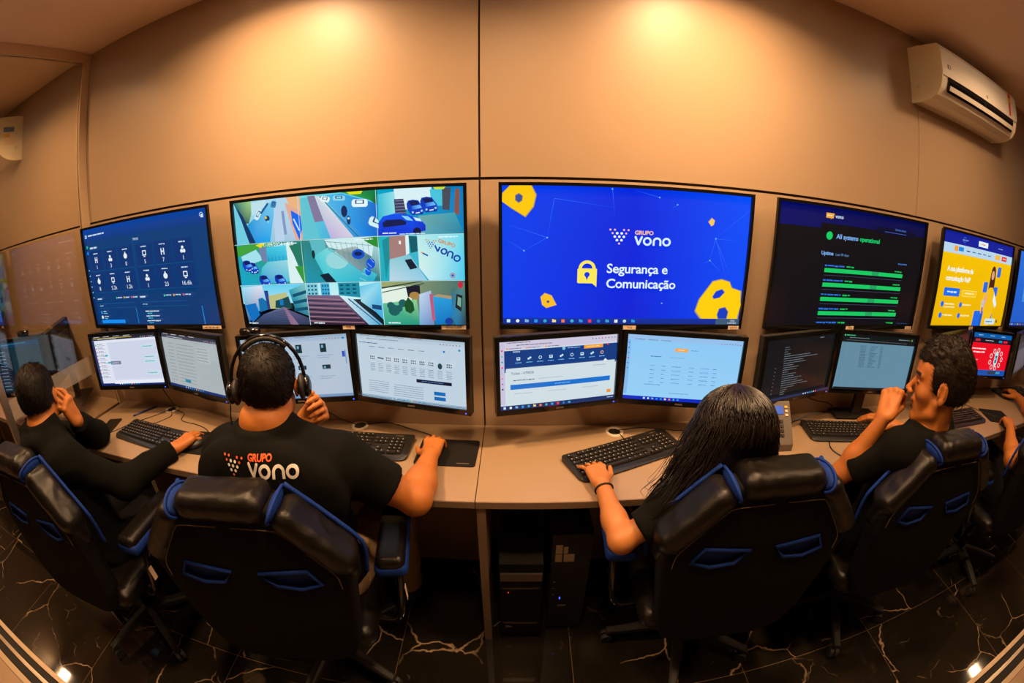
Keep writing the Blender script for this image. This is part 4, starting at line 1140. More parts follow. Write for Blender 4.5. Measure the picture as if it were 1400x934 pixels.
def pic_sheet(c):
    c.rect(0, 0, 160, 90, (98, 138, 160)); c.rect(0, 0, 160, 14, (16, 22, 24)); c.rect(5, 2, 2.4, 2.6, (60, 200, 130)); c.greek(9, 2.2, 18, 1.6, (60, 200, 130)); c.greek(16, 6, 40, 1.2, (120, 140, 140)); c.greek(10, 10, 130, 1.0, (90, 100, 105)); c.greek(120, 4, 26, 1.6, (130, 140, 140)); c.circ(151, 4.6, 1.8, (110, 140, 60))
    for j in range(16): c.greek(40, 18 + j * 2.2, 12, 1.1, (60, 90, 110), j); c.greek(60, 18 + j * 2.2, 16 - (j % 5) * 2, 1.1, (60, 90, 110), j + 9); c.greek(82, 18 + j * 2.2, 6, 1.1, (60, 90, 110), j + 5); c.rect(6, 18.4 + j * 4, 2, .7, (70, 100, 120))
    c.rect(0, 86, 160, 4, (14, 18, 22))
def pic_red(c):
    c.rect(0, 0, 160, 90, (235, 10, 34)); c.rect(0, 0, 160, 10, (10, 90, 165)); c.rect(0, 10, 160, 11, (20, 20, 34)); c.rect(12, 13, 18, 5, (190, 40, 60)); c.greek(50, 14.6, 34, 2, (190, 195, 205)); c.rect(106, 13.4, 15, 4.6, (20, 140, 190)); c.rect(126, 13.4, 18, 4.6, (235, 30, 50))
    for i in range(3): c.greek(20 + i * 46, 4, 18, 2, (150, 190, 220), i)
    c.greek(6, 32, 52, 3.4, (250, 220, 220)); c.greek(12, 39, 44, 3.4, (250, 220, 220))
    for i in range(3): c.greek(14, 56 + i * 7, 22 - i * 4, 1.6, (250, 170, 170), i)
    c.poly([(108, 24 + 12), (115, 42), (115, 62), (108, 72), (101, 62), (101, 42)], (190, 232, 235)); c.rect(104, 46, 8, 16, (20, 110, 150)); c.circ(108, 53, 2, (190, 240, 240), 12)
    for a in range(9):
        x = 108 + 24 * math.cos(a * .7); y = 54 + 20 * math.sin(a * .7)
        c.ringg(x, y, 4.4, 1.6, (235, 225, 230)); c.circ(x, y, 1.6, (200, 60, 80), 8)
    c.rect(0, 78, 160, 12, (20, 80, 170)); c.circ(10, 80, 7, (220, 10, 50), 16); c.rect(86, 80, 50, 7, (50, 60, 80)); c.rect(120, 81, 18, 5, (60, 150, 200))
def pic_grey(c):
    c.rect(0, 0, 160, 90, (88, 82, 88)); c.rect(0, 0, 160, 22, (48, 44, 46)); c.rect(0, 22, 160, 14, (58, 58, 66))
    for j in range(8): c.greek(12, 42 + j * 5, 110, 1.3, (110, 104, 108), j)
def pic_dark(c):
    c.rect(0, 0, 160, 90, (34, 30, 28))
    for j in range(8): c.greek(20, 20 + j * 6, 60, 1.3, (70, 64, 60), j)
def pic_chat_dark(c):
    c.rect(0, 0, 160, 90, (8, 34, 60)); c.rect(0, 0, 160, 10, (10, 66, 110)); c.greek(6, 3, 110, 2, (60, 140, 180)); c.rect(0, 10, 62, 80, (8, 30, 54)); c.rect(62, 10, 98, 80, (26, 62, 78))
    for j in range(12): c.circ(14, 17 + j * 6, 1.8, (60, 120, 170), 10); c.greek(20, 15.4 + j * 6, 24, 1.5, (150, 190, 220), j); c.greek(20, 18 + j * 6, 32, 1.0, (60, 110, 150), j)

# ------------------------------------------------------------------ televisions
TVW, TVH, TVZ = 0.885, 0.488, 1.2095
def rot_frame_bm(W, H, bz, bb, d):
    bm = bm_new()
    for a in ((-W / 2, W / 2, H - bz, H), (-W / 2, W / 2, 0, bb), (-W / 2, -W / 2 + bz, bb, H - bz), (W / 2 - bz, W / 2, bb, H - bz)):
        box(bm, a[0], a[1], -d, 0, a[2], a[3])
    return bm

def television(x, label, pic, l1, l2, w2):
    t = thing('television', label, 'television', (x, -0.030, TVZ), 0, None)
    bm = bm_new(); box(bm, -TVW / 2 + 0.012, TVW / 2 - 0.012, -0.052, -0.034, 0.008, TVH - 0.008); box(bm, -TVW / 2 + 0.07, TVW / 2 - 0.07, -0.034, -0.008, 0.03, TVH - 0.05)
    bmesh.ops.translate(bm, verts=bm.verts, vec=(0, 0.008, 0))
    finish(bm, 'back_housing', BLKM, t, bevel=0.006)
    finish(rot_frame_bm(TVW, TVH, 0.011, 0.017, 0.0125), 'bezel', BLKG, t, bevel=0.0015).location = (0, -0.0440, 0)
    sw, sh = TVW - 0.022, TVH - 0.028
    c = Canvas(160, 90, sw, sh, (0, 0, 0)); pic(c)
    s = c.build('screen', SCREEN, t); s.location = (0, -0.0455, 0.017)
    boxobj('wall_bracket', (-0.15, 0.15, -0.002, 0.022, 0.14, 0.34), BLKM, t)
    for tx, s_, w in ((0.005 if x < 2 else 0.0, l1, 0.046), (TVW / 2 - w2 / 2 - 0.012, l2, w2)):
        st = boxobj('name_sticker', (tx - w / 2, tx + w / 2, -0.0580, -0.0567, -0.0005, 0.0125), PAPER, t)
        V, F = text_geo(s_, 0.011, 0.0, 'CENTER') if s_ else ([(a_ * w * 0.1 + b_, c_) for a_ in (-3, -1, 1, 3) for b_, c_ in ((-w * .07, .001), (w * .07, .001), (w * .07, .0045), (-w * .07, .0045))], [(i, i + 1, i + 2, i + 3) for i in (0, 4, 8, 12)])
        me = bpy.data.meshes.new('lettering'); me.from_pydata([(tx + a, -0.0583, 0.0025 + b) for a, b in V], [], F)
        link('lettering', me, INK, st)
    return t
TVX = [-1.597, -0.601, 0.386, 1.371, 2.398]
television(TVX[0], 'wall television with a dark blue dashboard of small white icons, leftmost inside the room', pic_tv_dashboard, 'TV1', '', 0.10)
television(TVX[1], 'wall television showing a grid of nine surveillance camera views', pic_cctv, 'TV2', 'WHATSAPP', 0.085)
television(TVX[2], 'wall television with a bright blue slide reading Segurança e Comunicação', pic_tv_blue, 'TV3', 'CCTV', 0.044)
television(TVX[3], 'wall television with a mostly black page and four green status bars', pic_tv_status, 'TV4', '', 0.046)
television(TVX[4], 'wall television with a yellow web page and a person in yellow', pic_tv_yellow, 'TV5', '', 0.046)
television(3.385, 'wall television with a plain blue page, cut by the right edge of the photo', pic_tv_plain_blue, '', '', 0.046)
television(-3.78, 'wall television in the next room behind the glass, at the left edge', pic_tv_plain_blue, '', '', 0.046)

# ------------------------------------------------------------------ desk monitors
MW, MH = 0.446, 0.277
def monitor(sx, side, label, pic, z=0.932, led=LEDB, stand=False, yaw=None, y0=-0.092, dim=0):
    """side -1: left of its pair (inner edge at sx), +1: right of its pair"""
    a = math.radians(12 if yaw is None else yaw) * (-side)
    cx = sx + side * (MW / 2) * math.cos(a)
    cy = y0 - (MW / 2) * abs(math.sin(a))
    t = thing('computer_monitor', label, 'monitor', (cx, cy, z), -a * 1.0, None)
    t.rotation_euler = (math.radians(-3), 0, a * 1.0)
    bm = bm_new(); box(bm, -MW / 2, MW / 2, 0.0, 0.024, 0, MH); v = box(bm, -0.12, 0.12, 0.024, 0.045, 0.04, MH - 0.05)
    finish(bm, 'back_housing', BLKM, t, bevel=0.005)
    finish(rot_frame_bm(MW, MH, 0.015, 0.020, 0.011), 'bezel', BLKG, t, bevel=0.0015).location = (0, 0.0, 0)
    c = Canvas(160, 90, MW - 0.030, MH - 0.035, (0, 0, 0)); pic(c)
    c.build('screen', SCREEN, t).location = (0, -0.0015, 0.020)
    boxobj('power_light', (MW / 2 - 0.020, MW / 2 - 0.015, -0.0125, -0.0108, 0.006, 0.010), led, t)
    bm = bm_new(); box(bm, -0.014, 0.014, -0.0117, -0.0108, 0.0065, 0.0125)
    finish(bm, 'maker_badge', GREYP, t)
    d = -cy - 0.012
    boxobj('mounting_plate', (-0.05, 0.05, 0.045, 0.053, MH / 2 - 0.05, MH / 2 + 0.05), BLKM, t, bevel=0.002)
    if stand:
        boxobj('stand_neck', (-0.025, 0.025, 0.053, 0.075, -z + DESK + 0.012, MH / 2), BLKM, t, bevel=0.004)
        boxobj('stand_foot', (-0.12, 0.12, 0.03, 0.125, -z + DESK + 0.010, -z + DESK + 0.020), BLKM, t, bevel=0.004)
    else:
        boxobj('wall_arm', (-0.02, 0.02, 0.053, d * math.cos(a) - 0.012, MH / 2 - 0.02, MH / 2 + 0.02), BLKM, t, bevel=0.003)
    return t
monitor(-1.558, -1, 'monitor with a pale chat page, left of the pair below the blue dashboard television', pic_chat)
monitor(-1.553, 1, 'monitor with a grey document page, right of the pair below the blue dashboard television', pic_grey_doc)
monitor(-0.593, -1, 'monitor with dark product pictures, behind the head of the man with a headset', pic_shop)
monitor(-0.588, 1, 'monitor with a pale page and one row of small product pictures', pic_results)
monitor(0.368, -1, 'monitor with a navy header and a blue bar on a white ticket page', pic_ticket)
monitor(0.373, 1, 'monitor with a light blue page and a small orange button, in front of the woman', pic_lightblue)
monitor(1.322, -1, 'monitor with grey code on black, left of the pair below the black status television', pic_code)
monitor(1.327, 1, 'monitor with a blue-grey spreadsheet under a black toolbar', pic_sheet, stand=True)
monitor(2.435, -1, 'dim grey monitor behind the hair of the young man in profile', pic_dark, yaw=12)
monitor(2.44, 1, 'monitor with a bright red page and a white diagram', pic_red, yaw=12)
monitor(3.43, -1, 'grey monitor beyond the red one at the right edge', pic_grey, yaw=12)
monitor(3.435, 1, 'monitor farthest right along the wall, cut by the right edge of the photo', pic_grey, yaw=12)
for (x, y, a, lab, pc) in ((-2.395, -0.45, 18, 'monitor with a dark blue chat page, behind the glass at far left', pic_chat_dark), (-2.370, -0.185, -52, 'dim monitor turned half away, behind the glass beside the dark blue chat page', pic_dark)):
    t = monitor(0, 1, lab, pc, stand=True)
    t.location = (x, y, 0.975); t.rotation_euler = (math.radians(-3), 0, math.radians(a)); t.scale = (1.06,) * 3 if a > 0 else (1.0,) * 3
# ------------------------------------------------------------------ office chairs
def field_obj(F, name, m, parent=None, smooth_it=1, disp=None):
    me, V, Q = F.mesh(name, smooth_it, disp)
    return link(name, me, m, parent)

def R2(ang, axis='y'):
    """rows are the local axes, turned in the x-z plane"""
    c, s = math.cos(ang), math.sin(ang)
    return ((c, 0, s), (0, 1, 0), (-s, 0, c))

ZT = 1.075
def make_chair():
    t = thing('office_chair', 'x', 'chair', (0, 0, 0))
    half = [(0.125, ZT - 0.055), (0.150, ZT - 0.075), (0.262, ZT - 0.205), (0.272, ZT - 0.27), (0.250, 0.66), (0.228, 0.52), (0.195, 0.435), (0.12, 0.405)]
    out = half + [(-x, z) for x, z in reversed(half)]
    slot = [(0.040, 0.820), (0.176, 0.840), (0.204, 0.792), (0.145, 0.768), (0.076, 0.776)]
    F = Field((-0.34, -0.32, 0.36), (0.34, -0.14, ZT + 0.03), 0.006)
    F.poly(out, -0.268, -0.222, 0.014, k=0.001)
    for s in (1, -1):
        F.poly([(s * x, z) for x, z in slot], -0.33, -0.262, 0.001, k=0.004, cut=True)
    field_obj(F, 'backrest', FABB, t)
    # leather rolls round the upper edge
    F = Field((-0.2, -0.34, ZT - 0.13), (0.2, -0.14, ZT + 0.03), 0.005)
    F.rbox((0, -0.240, ZT - 0.045), (0.086, 0.024, 0.004), 0.035, k=0.001)
    field_obj(F, 'head_cushion', LEATH, t, disp=wrinkles(0.0012, (14, 14, 14)))
    for s in (1, -1):
        F = Field((-0.36, -0.34, 0.66), (0.36, -0.12, ZT + 0.03), 0.005)
        a = Vector((0.158, 0, ZT - 0.078)); b = Vector((0.268, 0, ZT - 0.215)); c = (a + b) / 2; d = (b - a)
        ang = math.atan2(d.z, d.x)
        F.rbox((s * c.x, -0.243, c.z), (d.length / 2 - 0.004, 0.024, 0.003), 0.031, R=R2(s * ang) if s == 1 else R2(math.pi - ang), k=0.001)
        F.cap((s * 0.266, -0.245, ZT - 0.225), (s * 0.262, -0.225, 0.78), 0.038, 0.030, k=0.02)
        field_obj(F, 'shoulder_cushion', LEATH, t, disp=wrinkles(0.0014, (12, 12, 12), s))
        F = Field((-0.36, -0.34, ZT - 0.16), (0.36, -0.12, ZT + 0.03), 0.004)
        cc = Vector((s * 0.1345, -0.240, ZT - 0.056))
        F.ell(cc, (0.013, 0.054, 0.031), R=R2(s * -0.42), k=0.001)
        bb = field_obj(F, 'blue_band', BLUE, t)
        ca, sa = math.cos(s * -0.42), math.sin(s * -0.42)
        for o_ in (0,):
            bm = bm_new()
            tube(bm, [cc + Vector((-sa * math.sin(q) * 0.034 + ca * (o_ * 0.013 * s), math.cos(q) * 0.061, ca * math.sin(q) * 0.034 + sa * (o_ * 0.013 * s))) for q in [2 * math.pi * k / 30 for k in range(32)]], 0.0042, 7)
            finish(bm, 'piping', BLUE, bb, smooth=True)
        tubeobj('blue_piping', [(s * 0.150, -0.196, ZT - 0.030), (s * 0.22, -0.192, ZT - 0.108), (s * 0.295, -0.190, ZT - 0.205), (s * 0.305, -0.185, ZT - 0.26), (s * 0.292, -0.175, 0.72)], 0.0065, BLUE, t, n=6)
        tubeobj('stitched_seam', [(s * 0.02, -0.2855, ZT - 0.096), (s * 0.12, -0.2855, ZT - 0.099), (s * 0.148, -0.2855, ZT - 0.112), (s * 0.20, -0.2852, ZT - 0.178), (s * 0.246, -0.285, ZT - 0.245), (s * 0.252, -0.2845, ZT - 0.30)], 0.0013, STITCH, t, n=5)
        P = [Vector((s * x, -0.2835, z)) for x, z in slot]
        rim = bm_new(); tube(rim, P + [P[0], P[1]], 0.0055, 6)
        r = finish(rim, 'belt_slot_rim', BLUE, t, smooth=True)
        bm = bm_new(); prism(bm, [(s * x, z) for x, z in slot], -0.270, -0.2635)
        finish(bm, 'belt_slot_lining', BLUE, r)
    # seat
    F = Field((-0.32, -0.30, 0.33), (0.32, 0.30, 0.56), 0.008)
    F.rbox((0, 0.0, 0.425), (0.17, 0.20, 0.012), 0.045, k=0.01)
    for s in (1, -1): F.cap((s * 0.225, -0.20, 0.445), (s * 0.225, 0.18, 0.435), 0.045, 0.05, k=0.02)
    field_obj(F, 'seat', LEATH, t, disp=wrinkles(0.001, (12, 12, 12)))
    F = Field((-0.30, -0.26, 0.40), (0.30, -0.10, ZT), 0.008)
    F.poly([(x * 0.86, z * 0.985) for x, z in out], -0.215, -0.195, 0.02, k=0.01)
    field_obj(F, 'backrest_cushion', LEATH, t)
    # armrests
    for s in (1, -1):
        F = Field((-0.46, -0.22, 0.60), (0.46, 0.24, 0.74), 0.005)
        F.rbox((s * 0.345, 0.01, 0.685), (0.020, 0.125, 0.004), 0.024, k=0.001)
        pad = field_obj(F, 'armrest', LEATH, t)
        F = Field((-0.46, -0.22, 0.58), (0.46, 0.24, 0.74), 0.005)
        F.rbox((s * 0.345, 0.01, 0.664), (0.030, 0.133, 0.004), 0.020, k=0.001)
        field_obj(F, 'blue_edge', BLUE, pad)
        fr = tubeobj('armrest_frame', [(s * 0.24, -0.10, 0.40), (s * 0.330, -0.12, 0.42), (s * 0.356, -0.10, 0.55), (s * 0.349, -0.05, 0.650), (s * 0.349, 0.06, 0.650), (s * 0.356, 0.10, 0.55), (s * 0.330, 0.12, 0.42), (s * 0.24, 0.10, 0.40)], 0.013, BLKG, t, n=8)
    boxobj('care_tag', (0.3695, 0.371, -0.115, -0.095, 0.50, 0.56), PAPER, t)
    # base
    bm = bm_new(); box(bm, -0.10, 0.10, -0.12, 0.10, 0.335, 0.372)
    finish(bm, 'tilt_mechanism', BLKM, t, bevel=0.006)
    bm = bm_new(); lathe(bm, [(0.026, 0.10), (0.026, 0.24), (0.016, 0.245), (0.016, 0.336)], 16)
    finish(bm, 'gas_lift', BLKG, t, smooth=True)
    bm = bm_new(); lathe(bm, [(0.030, 0.066), (0.045, 0.07), (0.045, 0.10), (0.030, 0.115)], 18)
    finish(bm, 'base_hub', BLKM, t, smooth=True)
    for k in range(5):
        a = math.radians(90 + 72 * k + 20)
        d = Vector((math.cos(a), math.sin(a), 0)); q = Vector((-d.y, d.x, 0))
        bm = bm_new()
        prev = None
        for r, z, w, h in ((0.035, 0.092, 0.024, 0.020), (0.18, 0.086, 0.020, 0.014), (0.305, 0.070, 0.015, 0.010)):
            c = d * r + Vector((0, 0, z))
            rg = [bm.verts.new(c + q * w * u + Vector((0, 0, h * v))) for u, v in ((-1, -1), (1, -1), (1, 0.5), (0.6, 1), (-0.6, 1), (-1, 0.5))]
            if prev:
                for j in range(6): bm.faces.new((prev[j], prev[(j + 1) % 6], rg[(j + 1) % 6], rg[j]))
            else: bm.faces.new(rg[::-1])
            prev = rg
        bm.faces.new(prev)
        lg = finish(bm, 'base_leg', BLKM, t, bevel=0.002)
        bm = bm_new()
        for o_ in (-0.013, 0.013):
            M = Matrix.Translation(d * 0.30 + q * o_ + Vector((0, 0, 0.0255))) @ Matrix(((q.x, d.x, 0), (q.y, d.y, 0), (0, 0, 1))).to_4x4() @ Matrix.Rotation(math.pi / 2, 4, 'Y')
            bmesh.ops.create_cone(bm, cap_ends=True, segments=18, radius1=0.025, radius2=0.025, depth=0.018, matrix=M)
        cc = d * 0.30
        tube(bm, [cc + Vector((0, 0, 0.03)), cc + Vector((0, 0, 0.066))], 0.007, 8)
        finish(bm, 'caster', BLKM, lg, bevel=0.002)
    return t

chair0 = make_chair()
CHAIRS = [
    (-0.718, -0.583, 0.17, 'black and blue chair holding the man with the headset, nearest on the left'),
    (0.668, -0.475, -0.06, 'black and blue chair holding the woman with long dark hair'),
    (1.432, -0.500, -0.10, 'black and blue chair holding the young man seen in profile'),
    (-1.640, -0.690, 0.06, 'black and blue chair holding the man in the black hoodie, cut by the left edge'),
    (2.48, -0.560, -0.10, 'black and blue chair cut by the right edge, behind the young man in profile')]
for i, (x, y, rz, lab) in enumerate(CHAIRS):
    c = chair0 if i == 0 else copy_tree(chair0)
    c.location = (x, y, 0); c.rotation_euler = (0, 0, rz); c['label'] = lab
    c['group'] = 'black and blue office chairs along the desk'
# ------------------------------------------------------------------ people
def nz(v):
    v = Vector(v)
    return v / v.length

def hand(F, w, d, n, right, curls, spread=(0.10, 0.03, -0.04, -0.12), thumb=(0.6, 0.75, 0.3), thumb2=(0.85, 0.35, 0.25), s=1.0, thumb3=None):
    w, d, n = Vector(w), nz(d), Vector(n)
    n = nz(n - d * n.dot(d))
    t = d.cross(n) * (1 if right else -1)
    off = (0.029, 0.0095, -0.0105, -0.0285)
    kn = (0.086, 0.090, 0.086, 0.078)
    ln = ((0.040, 0.025, 0.021), (0.044, 0.028, 0.022), (0.041, 0.026, 0.021), (0.032, 0.020, 0.018))
    for i in range(4):
        k = w + (d * kn[i] + t * off[i]) * s
        F.cap(w + t * off[i] * 0.62 * s + d * 0.004, k, 0.0135 * s, 0.0115 * s, k=0.012)
        F.ell(k - n * 0.004 * s, (0.0105 * s,) * 3, k=0.006)
        a = 0.0
        p = k
        base = nz(d + t * spread[i])
        r0 = (0.0088, 0.0090, 0.0086, 0.0076)[i] * s
        for j in range(3):
            a += curls[i][j] if isinstance(curls[i], (list, tuple)) else curls[i]
            dd = base * math.cos(a) + n * math.sin(a)
            q = p + dd * ln[i][j] * s
            F.cap(p, q, r0 * (1.0, 0.95, 0.88)[j], r0 * (0.95, 0.88, 0.78)[j], k=0.0035)
            p = q
    F.cap(w + d * 0.03 * s + t * 0.012 * s + n * 0.004, w + d * 0.062 * s + n * 0.004, 0.015 * s, 0.012 * s, k=0.012)
    F.cap(w + d * 0.02 * s - t * 0.018 * s + n * 0.003, w + d * 0.06 * s - t * 0.022 * s + n * 0.003, 0.013 * s, 0.011 * s, k=0.012)
    b = w + (d * 0.018 + t * 0.020 + n * 0.006) * s
    v = lambda c: nz(d * c[0] + t * c[1] + n * c[2])
    p1 = b + v(thumb) * 0.044 * s
    p2 = p1 + v(thumb2) * 0.032 * s
    p3 = p2 + v(thumb3 or thumb2) * 0.024 * s
    F.cap(b, p1, 0.0155 * s, 0.0110 * s, k=0.012)
    F.cap(p1, p2, 0.0105 * s, 0.0095 * s, k=0.004)
    F.cap(p2, p3, 0.0095 * s, 0.0078 * s, k=0.004)

def head_frame(c, fwd, up):
    y = nz(fwd); z = Vector(up); z = nz(z - y * z.dot(y)); x = y.cross(z)
    return Vector(c), x, y, z

def head(F, c, x, y, z, s=1.0, female=False, vz=1.0):
    W = lambda a, b, e: c + (x * a + y * b + z * (e * vz)) * s
    R = (tuple(x), tuple(y), tuple(z))
    E = lambda p, r, k=0.012, cut=False: F.ell(W(*p), [r[0] * s, r[1] * s, r[2] * s * vz], R=R, k=k * s, cut=cut)
    C = lambda p, q, ra, rb, k=0.012, cut=False: F.cap(W(*p), W(*q), ra * s, rb * s, k=k * s, cut=cut)
    jw = 0.9 if female else 1.0
    E((0, -0.014, 0.032), (0.0755, 0.095, 0.082), 0.001)
    E((0, -0.045, 0.010), (0.062, 0.055, 0.06), 0.02)
    E((0, 0.035, -0.015), (0.060, 0.052, 0.078), 0.02)
    E((0, 0.052, 0.045), (0.054, 0.034, 0.04), 0.02)
    E((0, 0.045, -0.070), (0.042 * jw, 0.040, 0.036), 0.02)
    E((0, 0.074, -0.098), (0.019 * jw, 0.014, 0.015), 0.012)
    for i in (-1, 1):
        C((i * 0.056 * jw, 0.004, -0.040), (i * 0.048 * jw, 0.014, -0.074), 0.012, 0.011, 0.022)
        C((i * 0.048 * jw, 0.014, -0.074), (i * 0.016, 0.068, -0.101), 0.011, 0.011, 0.022)
        E((i * 0.042, 0.054, -0.024), (0.020, 0.018, 0.018), 0.022)
        C((i * 0.012, 0.081, 0.027), (i * 0.045, 0.068, 0.026), 0.0075, 0.007, 0.014)
        E((i * 0.031, 0.091, 0.005), (0.015, 0.010, 0.009), 0.012, True)
        E((i * 0.031, 0.071, 0.003), (0.0125, 0.0125, 0.0115), 0.004)
        E((i * 0.0125, 0.100, -0.031), (0.0085, 0.009, 0.007), 0.005)
        # ear
        E((i * 0.0775, -0.010, -0.004), (0.0065, 0.0185, 0.031), 0.004)
        E((i * 0.079, -0.008, -0.029), (0.0055, 0.0095, 0.010), 0.004)
        E((i * 0.0845, -0.006, -0.002), (0.0055, 0.0105, 0.018), 0.004, True)
        C((i * 0.0805, 0.004, 0.000), (i * 0.0805, 0.002, -0.012), 0.0042, 0.0042, 0.002)
        C((i * 0.083, -0.016, 0.014), (i * 0.083, -0.017, -0.012), 0.0026, 0.0026, 0.002)
    C((0, 0.080, 0.016), (0, 0.108, -0.022), 0.0070, 0.0095, 0.010)
    E((0, 0.110, -0.026), (0.0105, 0.0095, 0.0085), 0.005)
    E((0, 0.083, -0.050), (0.021, 0.011, 0.009), 0.010)
    E((0, 0.0905, -0.0525), (0.0185, 0.0075, 0.0042), 0.0025)
    E((0, 0.0885, -0.0635), (0.0170, 0.0080, 0.0052), 0.0025)
    F.cap(W(-0.02, 0.0955, -0.058), W(0.02, 0.0955, -0.058), 0.0018 * s, 0.0018 * s, k=0.003, cut=True)

def neck_part(F, hc, hy, hz, nb, r0=0.056, r1=0.060):
    F.cap(hc - hz * 0.045 - hy * 0.016, nb, r0, r1, k=0.025)
    F.cap(hc - hz * 0.055 + hy * 0.012, nb + Vector((0, 0, 0.0)) + hy * 0.010, r0 * 0.86, r1 * 0.9, k=0.03)

def bounds(pts, m):
    a = np.array([tuple(p) for p in pts])
    return a.min(0) - m, a.max(0) + m

def torso(F, J, g, wide, k=0.05, belly=0.0):
    pel, neck, sL, sR = (Vector(J[q]) for q in ('pel', 'neck', 'shL', 'shR'))
    up = nz(neck - pel); xx = nz((sR - sL) - up * (sR - sL).dot(up)); yy = up.cross(xx)
    R = (tuple(xx), tuple(yy), tuple(up))
    ch = J.get('chest'); ch = Vector(ch) if ch else pel.lerp(neck, 0.62) - yy * 0.01
    F.ell(pel, (0.165 * wide + g, 0.125 + g, 0.12 + g), R=R, k=k)
    F.ell(pel.lerp(ch, 0.5) + yy * belly * 0.5, (0.150 * wide + g, 0.112 + g + belly, 0.16 + g), R=R, k=k)
    F.ell(ch, (0.170 * wide + g, 0.118 + g, 0.19 + g), R=R, k=k)
    if belly:
        F.ell(ch - yy * (0.062 + g * 0.4) + up * 0.06, (0.215 + g, 0.062 + g, 0.155 + g), R=R, k=k)
    up2 = neck - up * 0.055
    F.cap(sL.lerp(up2, 0.12), sR.lerp(up2, 0.12), 0.052 + g, 0.052 + g, k=k)
    for s in (sL, sR):
        F.cap(neck - up * 0.03, s.lerp(neck, 0.08) + up * 0.006, 0.048 + g, 0.050 + g, k=0.04)
        F.ell(s, (0.058 + g,) * 3, k=0.04)
    return up, xx, yy

